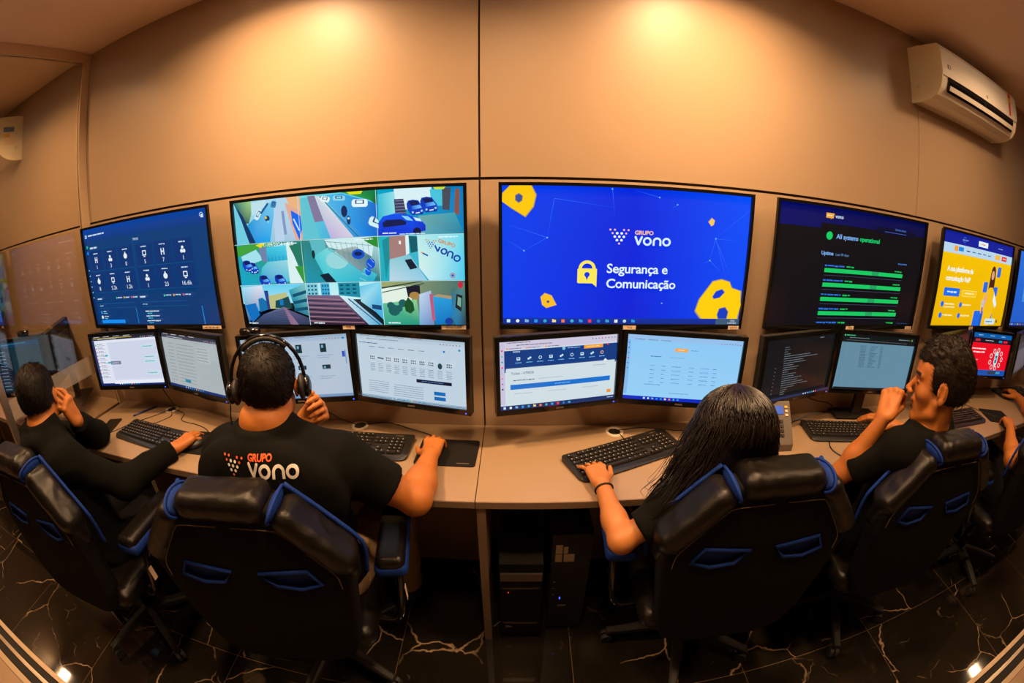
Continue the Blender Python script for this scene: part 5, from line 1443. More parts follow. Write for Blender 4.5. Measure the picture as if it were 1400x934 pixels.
def person(label, J, skin=None, s=1.0, wide=1.0, arm=1.0, sleeve=0.62, trousers=None, res=0.0038, female=False, belly=0.0, seed=0.0, group=None, vz=1.0, nk=1.0):
    skin = skin or SKIN
    H = head_frame(J['head'], J['hf'], J['hu'])
    hc, hx, hy, hz = H
    root = thing('person', label, 'person', (J['pel'][0], J['pel'][1], 0), 0, group)
    off = Vector(root.location)
    pel, neck = Vector(J['pel']), Vector(J['neck'])
    xx = nz(Vector(J['shR']) - Vector(J['shL'])); xx.z = 0; xx = nz(xx)
    hipL, hipR = pel - xx * 0.09 - Vector((0, 0, 0.03)), pel + xx * 0.09 - Vector((0, 0, 0.03))
    kL, kR, aL, aR = (Vector(J[q]) for q in ('knL', 'knR', 'anL', 'anR'))
    pts = [hc, pel, neck, kL, kR, aL, aR] + [Vector(J[q]) for q in ('shL', 'shR', 'elL', 'elR', 'wrL', 'wrR')]
    for q in ('L', 'R'):
        pts.append(Vector(J['wr' + q]) + nz(J['h' + q]['d']) * 0.19)
    lo, hi = bounds(pts, 0.16)
    lo[2] = max(lo[2], 0.0)
    F = Field(lo, hi, res)
    torso(F, J, -0.012, wide, belly=belly)
    for a, b, c in ((hipL, kL, aL), (hipR, kR, aR)):
        F.cap(a, b, 0.075, 0.055, k=0.04); F.cap(b, c, 0.05, 0.036, k=0.03); F.cap(c, c + Vector((0, 0.10, -0.035)), 0.035, 0.028, k=0.03)
    for q in ('L', 'R'):
        sh, el, wr = Vector(J['sh' + q]), Vector(J['el' + q]), Vector(J['wr' + q])
        F.cap(sh, el, 0.050 * arm, 0.040 * arm, k=0.03)
        F.ell(el, (0.039 * arm,) * 3, k=0.015)
        F.cap(el, el.lerp(wr, 0.35), 0.041 * arm, 0.043 * arm, k=0.02)
        F.cap(el.lerp(wr, 0.3), wr, 0.042 * arm, 0.0245 * (0.5 + 0.5 * arm), k=0.02)
        h = dict(J['h' + q])
        hand(F, wr, h.pop('d'), h.pop('n'), q == 'R', h.pop('c'), s=s * (0.92 if female else 1.0), **h)
    neck_part(F, hc, hy, hz, neck, 0.050 if female else 0.057 * nk, 0.054 if female else 0.064 * nk)
    head(F, hc, hx, hy, hz, s, female, vz)
    me, V, Q = F.mesh('body', 1)
    # colour regions on the head: lips, brows, eyes
    C = V[Q].mean(1) - np.array(hc)
    L = np.stack([C @ np.array(a) for a in (hx, hy, hz)], 1) / s
    L[:, 2] /= vz
    mi = np.zeros(len(Q), dtype=np.int32)
    ax = np.abs(L[:, 0])
    mi[(ax < 0.021) & (L[:, 1] > 0.084) & (L[:, 2] < -0.0485) & (L[:, 2] > -0.069)] = 1
    mi[(ax > 0.012) & (ax < 0.052) & (L[:, 1] > 0.055) & (L[:, 2] > 0.024) & (L[:, 2] < 0.034)] = 2
    e = ((ax - 0.031) / 0.0125) ** 2 + ((L[:, 2] - 0.0025) / 0.0045) ** 2 < 1
    mi[e & (L[:, 1] > 0.072)] = 2
    me.vertices.foreach_set('co', (V - np.array(off)).astype(np.float32).ravel())
    for m in (skin, LIP, BROW, EYE): me.materials.append(m)
    me.polygons.foreach_set('material_index', mi)
    me.update()
    body = link('body', me, None, root)
    # shirt
    pts = [pel, neck] + [Vector(J[q]) for q in ('shL', 'shR', 'elL', 'elR')] + ([Vector(J[q]) for q in ('wrL', 'wrR')] if sleeve > 1 else [])
    lo, hi = bounds(pts, 0.20)
    F = Field(lo, hi, 0.0055)
    up, x2, y2 = torso(F, J, 0.010, wide * 1.03, belly=belly)
    F.cap(neck - up * 0.02, neck + up * 0.02, 0.072, 0.070, k=0.03)
    F.cutcap(neck + up * (0.006 if sleeve < 1 else 0.030) + y2 * 0.0, nz(hz + up * 0.6 - y2 * 0.1), 0.13)
    F.cutcap(pel - up * 0.10, -up, 0.26)
    for q in ('L', 'R'):
        sh, el, wr = Vector(J['sh' + q]), Vector(J['el' + q]), Vector(J['wr' + q])
        if sleeve < 1:
            e = sh.lerp(el, sleeve)
            F.cap(sh, e + nz(el - sh) * 0.004, 0.062 * arm, 0.060 * arm + 0.003, k=0.03)
            F.cutcap(e, nz(el - sh), 0.125)
        else:
            F.cap(sh, el, 0.063 * arm, 0.056 * arm, k=0.03); F.ell(el, (0.060 * arm,) * 3, k=0.02)
            F.cap(el, wr.lerp(el, 0.10), 0.057 * arm, 0.042 * arm, k=0.02)
            F.cap(wr.lerp(el, 0.20), wr.lerp(el, 0.03), 0.037, 0.034, k=0.006)
            F.cutcap(wr.lerp(el, 0.06), nz(wr - el), 0.06)
    if sleeve > 1:   # hood lying on the back
        F.cap(neck - y2 * 0.065 - x2 * 0.07 - up * 0.01, neck - y2 * 0.085 - up * 0.04, 0.030, 0.036, k=0.03)
        F.cap(neck - y2 * 0.065 + x2 * 0.07 - up * 0.01, neck - y2 * 0.085 - up * 0.04, 0.030, 0.036, k=0.03)
    me, V, Q = F.mesh('shirt', 1, wrinkles(0.0045, (8, 8, 7), seed, 0.0015))
    tree = BVHTree.FromPolygons([tuple(v) for v in V], [tuple(int(i) for i in q) for q in Q])
    me.vertices.foreach_set('co', (V - np.array(off)).astype(np.float32).ravel()); me.update()
    shirt = link('hoodie' if sleeve > 1 else 'shirt', me, SHIRT, root)
    # trousers and shoes
    lo, hi = bounds([pel, kL, kR, aL, aR], 0.16); lo[2] = max(lo[2], 0.0)
    F = Field(lo, hi, 0.008)
    F.ell(pel - Vector((0, 0, 0.02)), (0.165 * wide, 0.13, 0.11), k=0.04)
    for a, b, c in ((hipL, kL, aL), (hipR, kR, aR)):
        F.cap(a, b, 0.090, 0.070, k=0.05); F.cap(b, c + Vector((0, 0, 0.03)), 0.068, 0.055, k=0.03)
        F.cutcap(c + Vector((0, 0, 0.01)), (0, 0, -1), 0.12)
    me, V, Q = F.mesh('trousers', 1, wrinkles(0.005, (8, 8, 8), seed + 3))
    me.vertices.foreach_set('co', (V - np.array(off)).astype(np.float32).ravel()); me.update()
    link('trousers', me, trousers or DARKT, root)
    for c in (aL, aR):
        F = Field(np.array(c) - (0.08, 0.10, c.z), np.array(c) + (0.08, 0.24, 0.06), 0.006)
        F.cap(c + Vector((0, -0.02, -c.z + 0.04)), c + Vector((0, 0.13, -c.z + 0.032)), 0.040, 0.034, k=0.02); F.cap(c + Vector((0, 0, -0.02)), c + Vector((0, 0, 0.01)), 0.042, 0.040, k=0.03)
        F.plane((0, 0, 0.004), (0, 0, -1))
        me, V, Q = F.mesh('shoe', 1)
        me.vertices.foreach_set('co', (V - np.array(off)).astype(np.float32).ravel()); me.update()
        link('shoe', me, SHOE, root)
    return root, H, tree, off, shirt

def to_world(H, s, V, off):
    c, x, y, z = H
    B = np.array([tuple(x), tuple(y), tuple(z)])
    return (V * s) @ B + np.array(c) - np.array(off)

def strand_mesh(paths, radii):
    v, f = [], []
    for pts, r in zip(paths, radii):
        n = len(pts)
        b = len(v)
        for i, p in enumerate(pts):
            a = (pts[min(i + 1, n - 1)] - pts[max(i - 1, 0)])
            a = a.normalized() if a.length > 1e-9 else Vector((0, 0, 1))
            u = a.orthogonal().normalized(); w = a.cross(u)
            q = r * (1 - 0.75 * (i / (n - 1)) ** 2)
            for k in range(3):
                t = 2.0944 * k
                v.append(tuple(p + u * math.cos(t) * q + w * math.sin(t) * q))
        for i in range(n - 1):
            for k in range(3):
                k2 = (k + 1) % 3
                f.append((b + i * 3 + k, b + i * 3 + k2, b + i * 3 + 3 + k2, b + i * 3 + 3 + k))
    return v, f

def short_hair(root, H, s, m, top=0.010, tufts=0, flow=(0, -1, -0.3), fuzz=1400, back=-0.055, seed=1, side=0.006, flen=0.012, cutface=0.070, vz=1.0):
    R = random.Random(seed)
    F = Field((-0.12, -0.14, -0.12), (0.12, 0.14, 0.17), 0.0036)
    F.ell((0, -0.016, 0.036), (0.0755 + side, 0.0955 + side, 0.083 + top), k=0.001)
    F.ell((0, -0.048, 0.006), (0.062 + side, 0.055 + side, 0.062), k=0.02)
    F.ell((0, 0.045, 0.068), (0.052, 0.040, 0.026 + top), k=0.02)
    fl = nz(flow)
    for i in range(tufts):
        a = R.uniform(0, 2 * math.pi); b = R.random() ** 0.6 * 1.05
        n = Vector((math.sin(b) * math.cos(a), math.sin(b) * math.sin(a), math.cos(b)))
        p = Vector((n.x * 0.078, n.y * 0.098 - 0.010, n.z * (0.083 + top) + 0.036))
        t = fl - n * fl.dot(n) + Vector((R.uniform(-.35, .35), R.uniform(-.35, .35), R.uniform(-.1, .3)))
        t = nz(t)
        L = R.uniform(0.012, 0.026)
        F.cap(p, p + t * L + n * 0.002, R.uniform(0.005, 0.008), 0.003, k=0.005)
    # clear the face, the ears and the neck
    F.rbox((0, 0.125, -0.045), (0.12, 0.078, cutface + 0.038), 0.008, k=0.006, cut=True)
    for i in (-1, 1):
        F.rbox((i * 0.10, 0.10, -0.02), (0.05, 0.058, 0.075), 0.01, k=0.006, cut=True)
        F.ell((i * 0.088, -0.008, -0.010), (0.026, 0.024, 0.036), k=0.006, cut=True)
        F.rbox((i * 0.09, 0.0, -0.11), (0.04, 0.045, 0.06), 0.01, k=0.006, cut=True)
    F.plane((0, 0, back), (0, -0.25, -1), k=0.004)
    def dsp(V, Q):
        N = vnormals(V, Q)
        d = np.array([noise.noise(Vector((v[0] * 60, v[1] * 25, v[2] * 45))) for v in V])
        return V + N * (d * 0.0016)[:, None]
    me, V, Q = F.mesh('hair', 1, dsp)
    N = vnormals(V, Q)
    paths, rad = [], []
    idx = [R.randrange(len(V)) for _ in range(fuzz)]
    for i in idx:
        p = Vector(V[i]); n = Vector(N[i])
        t = fl - n * fl.dot(n) + Vector((R.uniform(-.25, .25), R.uniform(-.25, .25), R.uniform(-.25, .25)))
        t = nz(t - n * t.dot(n) + n * R.uniform(0.0, 0.16))
        L = flen * R.uniform(0.5, 1.3)
        paths.append([p - n * 0.001, p + t * L * 0.5 + n * 0.0016, p + t * L + n * 0.0008]); rad.append(0.0010)
    sv, sf = strand_mesh(paths, rad)
    allv = np.concatenate([V, np.array(sv).reshape(-1, 3)]) if sv else V
    nb = len(V)
    allv = allv * np.array([1, 1, vz])
    W = to_world(H, s, allv, root.location)
    faces = [tuple(int(a) for a in q) for q in Q] + [tuple(nb + a for a in q) for q in sf]
    me2 = bpy.data.meshes.new('hair'); me2.from_pydata([tuple(w) for w in W], [], faces); me2.shade_smooth()
    bpy.data.meshes.remove(me)
    return link('hair', me2, m, root)

def long_hair(root, H, s, m, tree, seed=4, ymin=-0.655):
    R = random.Random(seed)
    c, hx, hy, hz = H
    W = lambda a, b, e: c + (hx * a + hy * b + hz * e) * s
    ctr = W(0, -0.02, 0.0)
    lo = np.array(ctr) - (0.28, 0.26, 0.42); hi = np.array(ctr) + (0.24, 0.26, 0.20)
    F = Field(lo, hi, 0.005)
    Rm = (tuple(hx), tuple(hy), tuple(hz))
    F.ell(W(0, -0.018, 0.036), (0.088 * s, 0.106 * s, 0.094 * s), R=Rm, k=0.001)
    dn = Vector((0, 0, -1))
    bk = Vector((-hy.x, -hy.y, 0)); bk = nz(bk)
    sd = Vector((hx.x, hx.y, 0)); sd = nz(sd)
    for u in (-1, -0.5, 0, 0.5, 1):
        a = W(u * 0.070, -0.055 + abs(u) * 0.045, 0.02)
        b = a + dn * 0.13 + bk * 0.010 + sd * (u * 0.016 - 0.012)
        e = b + dn * 0.12 + bk * 0.004 + sd * (u * 0.022 - 0.030)
        F.cap(a, b, 0.036, 0.042, k=0.03); F.cap(b, e, 0.042, 0.026, k=0.03)
    F.ell(W(0, 0.115, -0.06), (0.075, 0.075, 0.115), R=Rm, k=0.015, cut=True)
    def dsp(V, Q):
        N = vnormals(V, Q)
        d = np.array([noise.noise(Vector((v[0] * 70, v[1] * 70, v[2] * 9))) for v in V])
        return V + N * (d * 0.006)[:, None]
    me, V, Q = F.mesh('hair', 1, dsp)
    paths, rad = [], []
    for i in range(1900):
        phi = R.uniform(math.radians(-230), math.radians(50))       # all round but the face (front is +90 deg)
        part = W(R.uniform(-0.012, 0.012) + 0.012, 0.05 - R.random() * 0.10, 0.0)
        d = Vector((math.cos(phi), math.sin(phi)))
        jit = R.uniform(-0.003, 0.012); tw = R.uniform(-0.25, 0.25)
        pts = []
        a0 = R.uniform(0.0, 0.30); b_end = R.uniform(1.25, 1.75)
        for k in range(6):
            b = a0 + (b_end - a0) * k / 5
            r = (0.090 + jit, 0.108 + jit, 0.096 + jit)
            e_ = Vector((math.cos(phi + tw * (1.6 - b)), math.sin(phi + tw * (1.6 - b))))
            pts.append(W(e_.x * math.sin(b) * r[0], e_.y * math.sin(b) * r[1] - 0.018, math.cos(b) * r[2] + 0.036))
        p = pts[-1].copy()
        L = R.uniform(0.17, 0.30); ph = R.uniform(0, 6.28); am = R.uniform(0.003, 0.012)
        side = sd * d.x
        tgt = ctr + bk * 0.085
        n = 9
        for k in range(1, n + 1):
            t = k / n
            q = p + dn * L * t + bk * 0.02 * t + side * (0.070 if d.x < 0 else 0.022) * math.sin(t * 1.5) + sd * (math.sin(ph + t * 9) * am * (0.4 + t)) + bk * math.cos(ph + t * 8) * am * 0.6
            pts.append(q)
        paths.append(pts); rad.append(R.uniform(0.0010, 0.0019))
    # wavy locks falling over her left shoulder, and a few loose hairs
    for i in range(230):
        b0 = W(-0.092 + R.uniform(-0.010, 0.010), R.uniform(-0.06, 0.03), R.uniform(-0.05, 0.03))
        L = R.uniform(0.16, 0.31); ph = R.uniform(-0.5, 0.5); am = R.uniform(0.010, 0.026); o = R.uniform(0.03, 0.125)
        pts = [b0 + dn * L * (k / 13) - sd * o * math.sin(min(1, k / 13 * 1.1) * 1.57) - sd * (math.sin(ph + k / 13 * 11) * am * k / 13) + bk * (math.cos(ph + k / 13 * 10) * am * k / 13 + 0.02 * k / 13) for k in range(14)]
        paths.append(pts); rad.append(R.uniform(0.0008, 0.0018))
    for i in range(0):
        a = R.uniform(0, 6.28)
        b0 = W(math.cos(a) * 0.03, -0.02 + math.sin(a) * 0.04, 0.128)
        pts = [b0 + hz * (0.012 * math.sin(k / 5 * 2.6)) + (sd * math.cos(a) + bk * math.sin(a)) * 0.05 * k / 5 for k in range(6)]
        paths.append(pts); rad.append(0.0005)
    lim = ymin
    for pts in paths:
        for q in pts:
            if q.z < 1.105 and q.y < lim: q.y = lim + (q.y - lim) * 0.05
    V = V.copy()
    low = (V[:, 2] < 1.105) & (V[:, 1] < lim + 0.006)
    V[low, 1] = lim + 0.006 + (V[low, 1] - lim - 0.006) * 0.05
    sv, sf = strand_mesh(paths, rad)
    nb = len(V)
    o = np.array(root.location)
    allv = np.concatenate([V, np.array(sv).reshape(-1, 3)]) - o
    me2 = bpy.data.meshes.new('hair')
    me2.from_pydata([tuple(w) for w in allv], [], [tuple(int(a) for a in q) for q in Q] + [tuple(nb + a for a in q) for q in sf])
    me2.shade_smooth(); bpy.data.meshes.remove(me)
    return link('hair', me2, m, root)

REST = ((0.35, 0.35, 0.2),) * 4
MOUSE = ((0.25, 0.55, 0.3), (0.25, 0.55, 0.3), (0.35, 0.6, 0.35), (0.45, 0.6, 0.4))
TYPE = ((0.30, 0.35, 0.25), (0.32, 0.40, 0.25), (0.30, 0.40, 0.25), (0.2, 0.3, 0.2))
FIST = ((1.35, 1.45, 0.8),) * 4

# the man with the headset
J2 = dict(pel=(-0.660, -0.560, 0.545), neck=(-0.645, -0.615, 1.128), shL=(-0.825, -0.590, 0.995), shR=(-0.465, -0.580, 0.995),
          head=(-0.645, -0.560, 1.205), hf=(-0.42, 0.9, -0.12), hu=(0, 0.12, 1),
          elR=(-0.290, -0.520, 0.835), wrR=(-0.285, -0.290, 0.835), hR=dict(d=(-0.02, 1, 0.02), n=(0.05, 0.1, -1), c=MOUSE),
          elL=(-0.735, -0.300, 0.830), wrL=(-0.640, -0.430, 1.025), hL=dict(d=(0.65, 0.10, 0.45), n=(-0.2, -1, 0.2), c=((0.9, 0.9, 0.4), (1.0, 1.0, 0.5), (1.1, 1.1, 0.5), (1.2, 1.2, 0.5)), thumb=(0.8, 0.2, 0.3)),
          knL=(-0.80, -0.18, 0.55), knR=(-0.46, -0.18, 0.56), anL=(-0.80, -0.26, 0.10), anR=(-0.46, -0.26, 0.10))
p2, H2, tree2, off2, shirt2 = person('man seen from behind in a black printed t-shirt and khaki trousers, hand on a mouse', J2, s=0.93, wide=1.06, arm=1.13, trousers=KHAKI, belly=0.02, seed=1.0)
short_hair(p2, H2, 0.93, HAIR, top=0.006, fuzz=2600, seed=2, flen=0.010, back=-0.058, flow=(0.1, 0.2, -1), side=0.0045)

# the woman
J3 = dict(pel=(0.650, -0.500, 0.530), neck=(0.592, -0.595, 0.950), shL=(0.432, -0.610, 0.875), shR=(0.748, -0.550, 0.880),
          head=(0.578, -0.560, 1.042), hf=(-0.10, 1, -0.42), hu=(0.02, 0.4, 1),
          elL=(0.285, -0.640, 0.790), wrL=(0.262, -0.425, 0.825), hL=dict(d=(-0.10, 1, 0.0), n=(0, 0.0, -1), c=TYPE, spread=(0.05, 0.0, -0.12, -0.45), thumb=(0.75, 0.65, 0.1), thumb2=(0.95, 0.25, 0.1)),
          elR=(0.830, -0.440, 0.830), wrR=(0.790, -0.270, 0.835), hR=dict(d=(-0.2, 1, 0.0), n=(0, 0.0, -1), c=MOUSE),
          knL=(0.53, -0.20, 0.54), knR=(0.78, -0.20, 0.54), anL=(0.53, -0.26, 0.09), anR=(0.78, -0.26, 0.09))
p3, H3, tree3, off3, shirt3 = person('woman with long dark hair in a black t-shirt, typing with one hand', J3, skin=SKINL, s=0.97, wide=0.88, arm=0.82, female=True, sleeve=0.66, seed=2.0, res=0.0036)
long_hair(p3, H3, 1.10, HAIRL, tree3)

# the young man in profile
J4 = dict(pel=(1.420, -0.520, 0.540), neck=(1.372, -0.640, 1.058), shL=(1.215, -0.640, 0.985), shR=(1.525, -0.560, 0.985),
          head=(1.358, -0.622, 1.194), hf=(-0.56, 0.82, -0.12), hu=(-0.05, 0.10, 1),
          elL=(1.110, -0.510, 0.832), wrL=(1.172, -0.560, 1.068), hL=dict(d=(0.42, 0.30, 0.62), n=(0.75, 0.1, -0.6), c=FIST, thumb=(0.75, 0.25, 0.55), thumb2=(0.55, -0.5, 0.6)),
          elR=(1.690, -0.470, 0.830), wrR=(1.645, -0.275, 0.835), hR=dict(d=(-0.45, 0.85, 0.05), n=(0, 0, -1), c=REST),
          knL=(1.30, -0.20, 0.54), knR=(1.54, -0.20, 0.54), anL=(1.30, -0.26, 0.09), anR=(1.54, -0.26, 0.09))
p4, H4, tree4, off4, shirt4 = person('young man in profile in a black t-shirt, fist held to his mouth', J4, s=1.06, wide=0.92, arm=0.90, seed=4.0, res=0.0034, sleeve=0.78, vz=1.12, nk=0.86)
short_hair(p4, H4, 1.06, HAIRB, top=0.010, tufts=150, fuzz=3000, seed=9, flow=(0.1, 0.8, 0.5), flen=0.016, back=-0.058, side=0.005, cutface=0.064, vz=1.10)

# the man in the hoodie
J1 = dict(pel=(-1.660, -0.700, 0.530), neck=(-1.655, -0.740, 1.055), shL=(-1.850, -0.700, 0.965), shR=(-1.500, -0.770, 0.960),
          head=(-1.685, -0.700, 1.150), hf=(-0.72, 0.70, -0.08), hu=(-0.12, 0.15, 1),
          elR=(-1.395, -0.620, 0.800), wrR=(-1.305, -0.385, 0.825), hR=dict(d=(0.20, 1, 0.02), n=(0.05, 0.05, -1), c=MOUSE),
          elL=(-1.790, -0.430, 0.842), wrL=(-1.625, -0.590, 1.010), hL=dict(d=(0.0, -0.25, 0.95), n=(-0.9, -0.3, 0.1), c=((0.5, 0.8, 0.4), (0.6, 0.9, 0.5), (0.7, 0.9, 0.5), (0.8, 1.0, 0.5)), thumb=(0.6, 0.5, 0.5)),
          knL=(-1.83, -0.24, 0.54), knR=(-1.52, -0.24, 0.54), anL=(-1.83, -0.26, 0.09), anR=(-1.52, -0.26, 0.09))
p1, H1, tree1, off1, shirt1 = person('man in a black hoodie leaning his head on one hand, at the left edge', J1, s=1.0, wide=0.98, arm=1.0, sleeve=2, seed=5.0)
short_hair(p1, H1, 1.0, HAIR, top=0.008, tufts=0, fuzz=2600, seed=5, flow=(0, -0.6, -0.8), flen=0.015, side=0.004)

# the person at the right edge
J5 = dict(pel=(2.560, -0.680, 0.540), neck=(2.600, -0.780, 1.080), shL=(2.430, -0.810, 0.985), shR=(2.78, -0.740, 0.990),
          head=(2.62, -0.720, 1.205), hf=(0.1, 1, -0.15), hu=(0, 0.1, 1),
          elL=(2.250, -0.680, 0.780), wrL=(2.475, -0.510, 0.835), hL=dict(d=(0.72, 0.62, 0.02), n=(0, 0, -1), c=MOUSE),
          elR=(2.90, -0.500, 0.830), wrR=(3.05, -0.270, 0.835), hR=dict(d=(0.4, 0.9, 0.02), n=(0, 0, -1), c=TYPE),
          knL=(2.48, -0.25, 0.54), knR=(2.74, -0.25, 0.54), anL=(2.48, -0.27, 0.09), anR=(2.74, -0.27, 0.09))
p5, H5, tree5, off5, shirt5 = person('person in a black t-shirt with one hand on a mouse, cut by the right edge', J5, wide=0.95, seed=6.0, res=0.0045)
short_hair(p5, H5, 1.0, HAIR, fuzz=300, seed=6)
# ------------------------------------------------------------------ things on and under the desks
TOP = DESK + 0.0006
def keyboard_proto():
    t = thing('computer_keyboard', 'x', 'keyboard', (0, 0, TOP))
    bm = bm_new()
    W, D = 0.447, 0.152
    pts = []
    for (cx, cy, r) in ((W / 2 - .012, D / 2 - .012, .012), (-W / 2 + .012, D / 2 - .012, .012), (-W / 2 + .03, -D / 2 + .028, .028), (W / 2 - .03, -D / 2 + .028, .028)):
        a0 = math.degrees(math.atan2(cy, cx)); q = {0: 0, 1: 90, 2: 180, 3: 270}[len(pts) // 5]
        for k in range(5):
            a = math.radians(q + k * 22.5)
            pts.append((cx + r * math.cos(a), cy + r * math.sin(a)))
    a = [bm.verts.new((x, y, 0.002)) for x, y in pts]
    b = [bm.verts.new((x, y, 0.010 + 0.008 * (y + D / 2) / D + (0.001 if y > -.06 else -.004))) for x, y in pts]
    n = len(pts)
    bm.faces.new(a[::-1]); bm.faces.new(b)
    for i in range(n): bm.faces.new((a[i], a[(i + 1) % n], b[(i + 1) % n], b[i]))
    finish(bm, 'case', BLK, t, bevel=0.0012)
    for x in (-0.19, 0.19): boxobj('rubber_foot', (x - 0.015, x + 0.015, 0.05, 0.06, -0.0002, 0.003), BLKM, t)
    kz = lambda y: 0.0115 + 0.008 * (y + D / 2) / D
    cache = {}
    def key(x, y, w, d=0.0155):
        k = (round(w, 4), round(d, 4))
        if k not in cache:
            bm = bm_new()
            lo = [bm.verts.new((sx * (w / 2 - .0006), sy * (d / 2 - .0006), 0)) for sx, sy in ((-1, -1), (1, -1), (1, 1), (-1, 1))]
            hi = [bm.verts.new((sx * (w / 2 - .0022), sy * (d / 2 - .0022) + .0004, 0.0065)) for sx, sy in ((-1, -1), (1, -1), (1, 1), (-1, 1))]
            bm.faces.new(lo[::-1]); bm.faces.new(hi)
            for i in range(4): bm.faces.new((lo[i], lo[(i + 1) % 4], hi[(i + 1) % 4], hi[i]))
            if w < 0.05:
                v = [bm.verts.new(p) for p in ((-w / 2 + .0042, .0004, .0067), (-w / 2 + .0078, .0004, .0067), (-w / 2 + .0078, .0046, .0067), (-w / 2 + .0042, .0046, .0067))]
                bm.faces.new(v).material_index = 1
            me = bpy.data.meshes.new('key'); bm.to_mesh(me); bm.free()
            me.materials.append(KEYM); me.materials.append(KEYW)
            cache[k] = me
        o = link('key', cache[k], None, t)
        o.location = (x, y, kz(y))
    U = 0.0187
    X0 = -W / 2 + 0.016
    rows = [(0.050, [1] * 1, 0), ]
    y = 0.056
    xs = [X0 + U * 0.5] + [X0 + U * (2.5 + i) for i in range(4)] + [X0 + U * (7 + i) for i in range(4)] + [X0 + U * (11.5 + i) for i in range(4)]
    for x in xs: key(x, y, U, 0.013)
    for j, ws in enumerate(([1] * 13 + [2], [1.5] + [1] * 12 + [1.5], [1.75] + [1] * 11 + [2.25], [1.25] + [1] * 11 + [2.75], [1.25, 1.25, 1.25, 6.25, 1.25, 1.25, 1.25, 1.25])):
        y = 0.034 - j * U
        x = X0
        for w in ws:
            key(x + w * U / 2, y, w * U); x += w * U
    x0 = X0 + 15.35 * U
    for j, c in ((0, 3), (1, 3), (3, 1), (4, 3)):
        for i in range(c):
            key(x0 + U * (i + 0.5 + (1 if c == 1 else 0)), 0.034 - j * U, U)
    x0 = X0 + 18.65 * U
    for j in range(4):
        for i in range(3): key(x0 + U * (i + 0.5), 0.034 - j * U, U)
    key(x0 + U, 0.034 - 4 * U, 2 * U); key(x0 + 2.5 * U, 0.034 - 4 * U, U)
    bm = bm_new(); box(bm, 0.150, 0.180, 0.0595, 0.0635, 0.0195, 0.0199)
    finish(bm, 'maker_name', GREYP, t)
    return t
kb0 = keyboard_proto()
KBS = [(0.388, -0.232, 22, 'black keyboard turned at an angle under the left hand of the woman'),
       (-0.600, -0.195, -1, 'black keyboard between the man with the headset and his mousepad'),
       (-1.545, -0.295, -6, 'black keyboard beside the black phone on the left desk'),
       (1.415, -0.215, -13, 'black keyboard below the code monitor and the spreadsheet monitor'),
       (2.235, -0.270, -4, 'black keyboard behind the neck of the young man in profile'),
       (3.230, -0.150, -8, 'black keyboard cut by the right edge, beyond the far mousepad')]
for i, (x, y, a, lab) in enumerate(KBS):
    k = kb0 if i == 0 else copy_tree(kb0)
    k.location = (x, y, TOP); k.rotation_euler = (0, 0, math.radians(a)); k['label'] = lab; k['group'] = 'black keyboards on the desks'

PADM = mat('mousepad_cloth', (0.010, 0.009, 0.008), 0.8, spec=0.15, bump=0.2, bscale=1500)
def mousepad(x, y, rz, lab, w=0.215, d=0.165):
    t = thing('mousepad', lab, 'mousepad', (x, y, TOP), math.radians(rz), 'black mousepads on the desks')
    bm = bm_new()
    P = []
    for i, (sx, sy) in enumerate(((1, 1), (-1, 1), (-1, -1), (1, -1))):
        for k in range(4):
            a = math.radians(i * 90 + k * 30); P.append((sx * (w / 2 - .012) + .012 * math.cos(a), sy * (d / 2 - .012) + .012 * math.sin(a)))
    prism(bm, P, 0.0, 0.003, plane='xy')
    finish(bm, 'mat', PADM, t)
    bm = bm_new(); box(bm, w / 2 - .065, w / 2 - .022, -d / 2 + .014, -d / 2 + .019, 0.00305, 0.0032)
    finish(bm, 'printed_mark', GREYP, t)
    return t
mousepad(-0.243, -0.205, -2, 'black mousepad under the right hand of the man with the headset')
mousepad(-1.225, -0.275, 2, 'black mousepad under the hand of the man in the hoodie')
mousepad(0.680, -0.215, 22, 'black mousepad partly hidden by the hair of the woman')
mousepad(2.630, -0.330, -24, 'black mousepad at the far right, under the hand of the person at the edge')

def mouse(x, y, rz, lab, z=0.0034):
    t = thing('computer_mouse', lab, 'mouse', (x, y, TOP + z), math.radians(rz), 'black computer mice on the mousepads')
    F = Field((-0.04, -0.07, -0.01), (0.04, 0.07, 0.05), 0.0025)
    F.ell((0, 0, 0.006), (0.031, 0.054, 0.026), k=0.002)
    F.plane((0, 0, 0), (0, 0, -1))
    field_obj(F, 'shell', BLK, t)
    bm = bm_new(); lathe(bm, [(0.0085, -0.003), (0.0095, -0.0015), (0.0095, 0.0015), (0.0085, 0.003)], 14)
    o = finish(bm, 'scroll_wheel', BLKM, t, smooth=True); o.location = (0, 0.026, 0.0245); o.rotation_euler = (0, math.pi / 2, 0)
    return t
mouse(-0.289, -0.190, 0, 'black mouse under the right hand of the man with the headset')
mouse(-1.268, -0.290, -12, 'black mouse under the hand of the man in the hoodie')
mouse(0.765, -0.175, 15, 'black mouse hidden behind the hair of the woman')
mouse(2.575, -0.425, -50, 'black mouse under the hand of the person at the right edge')

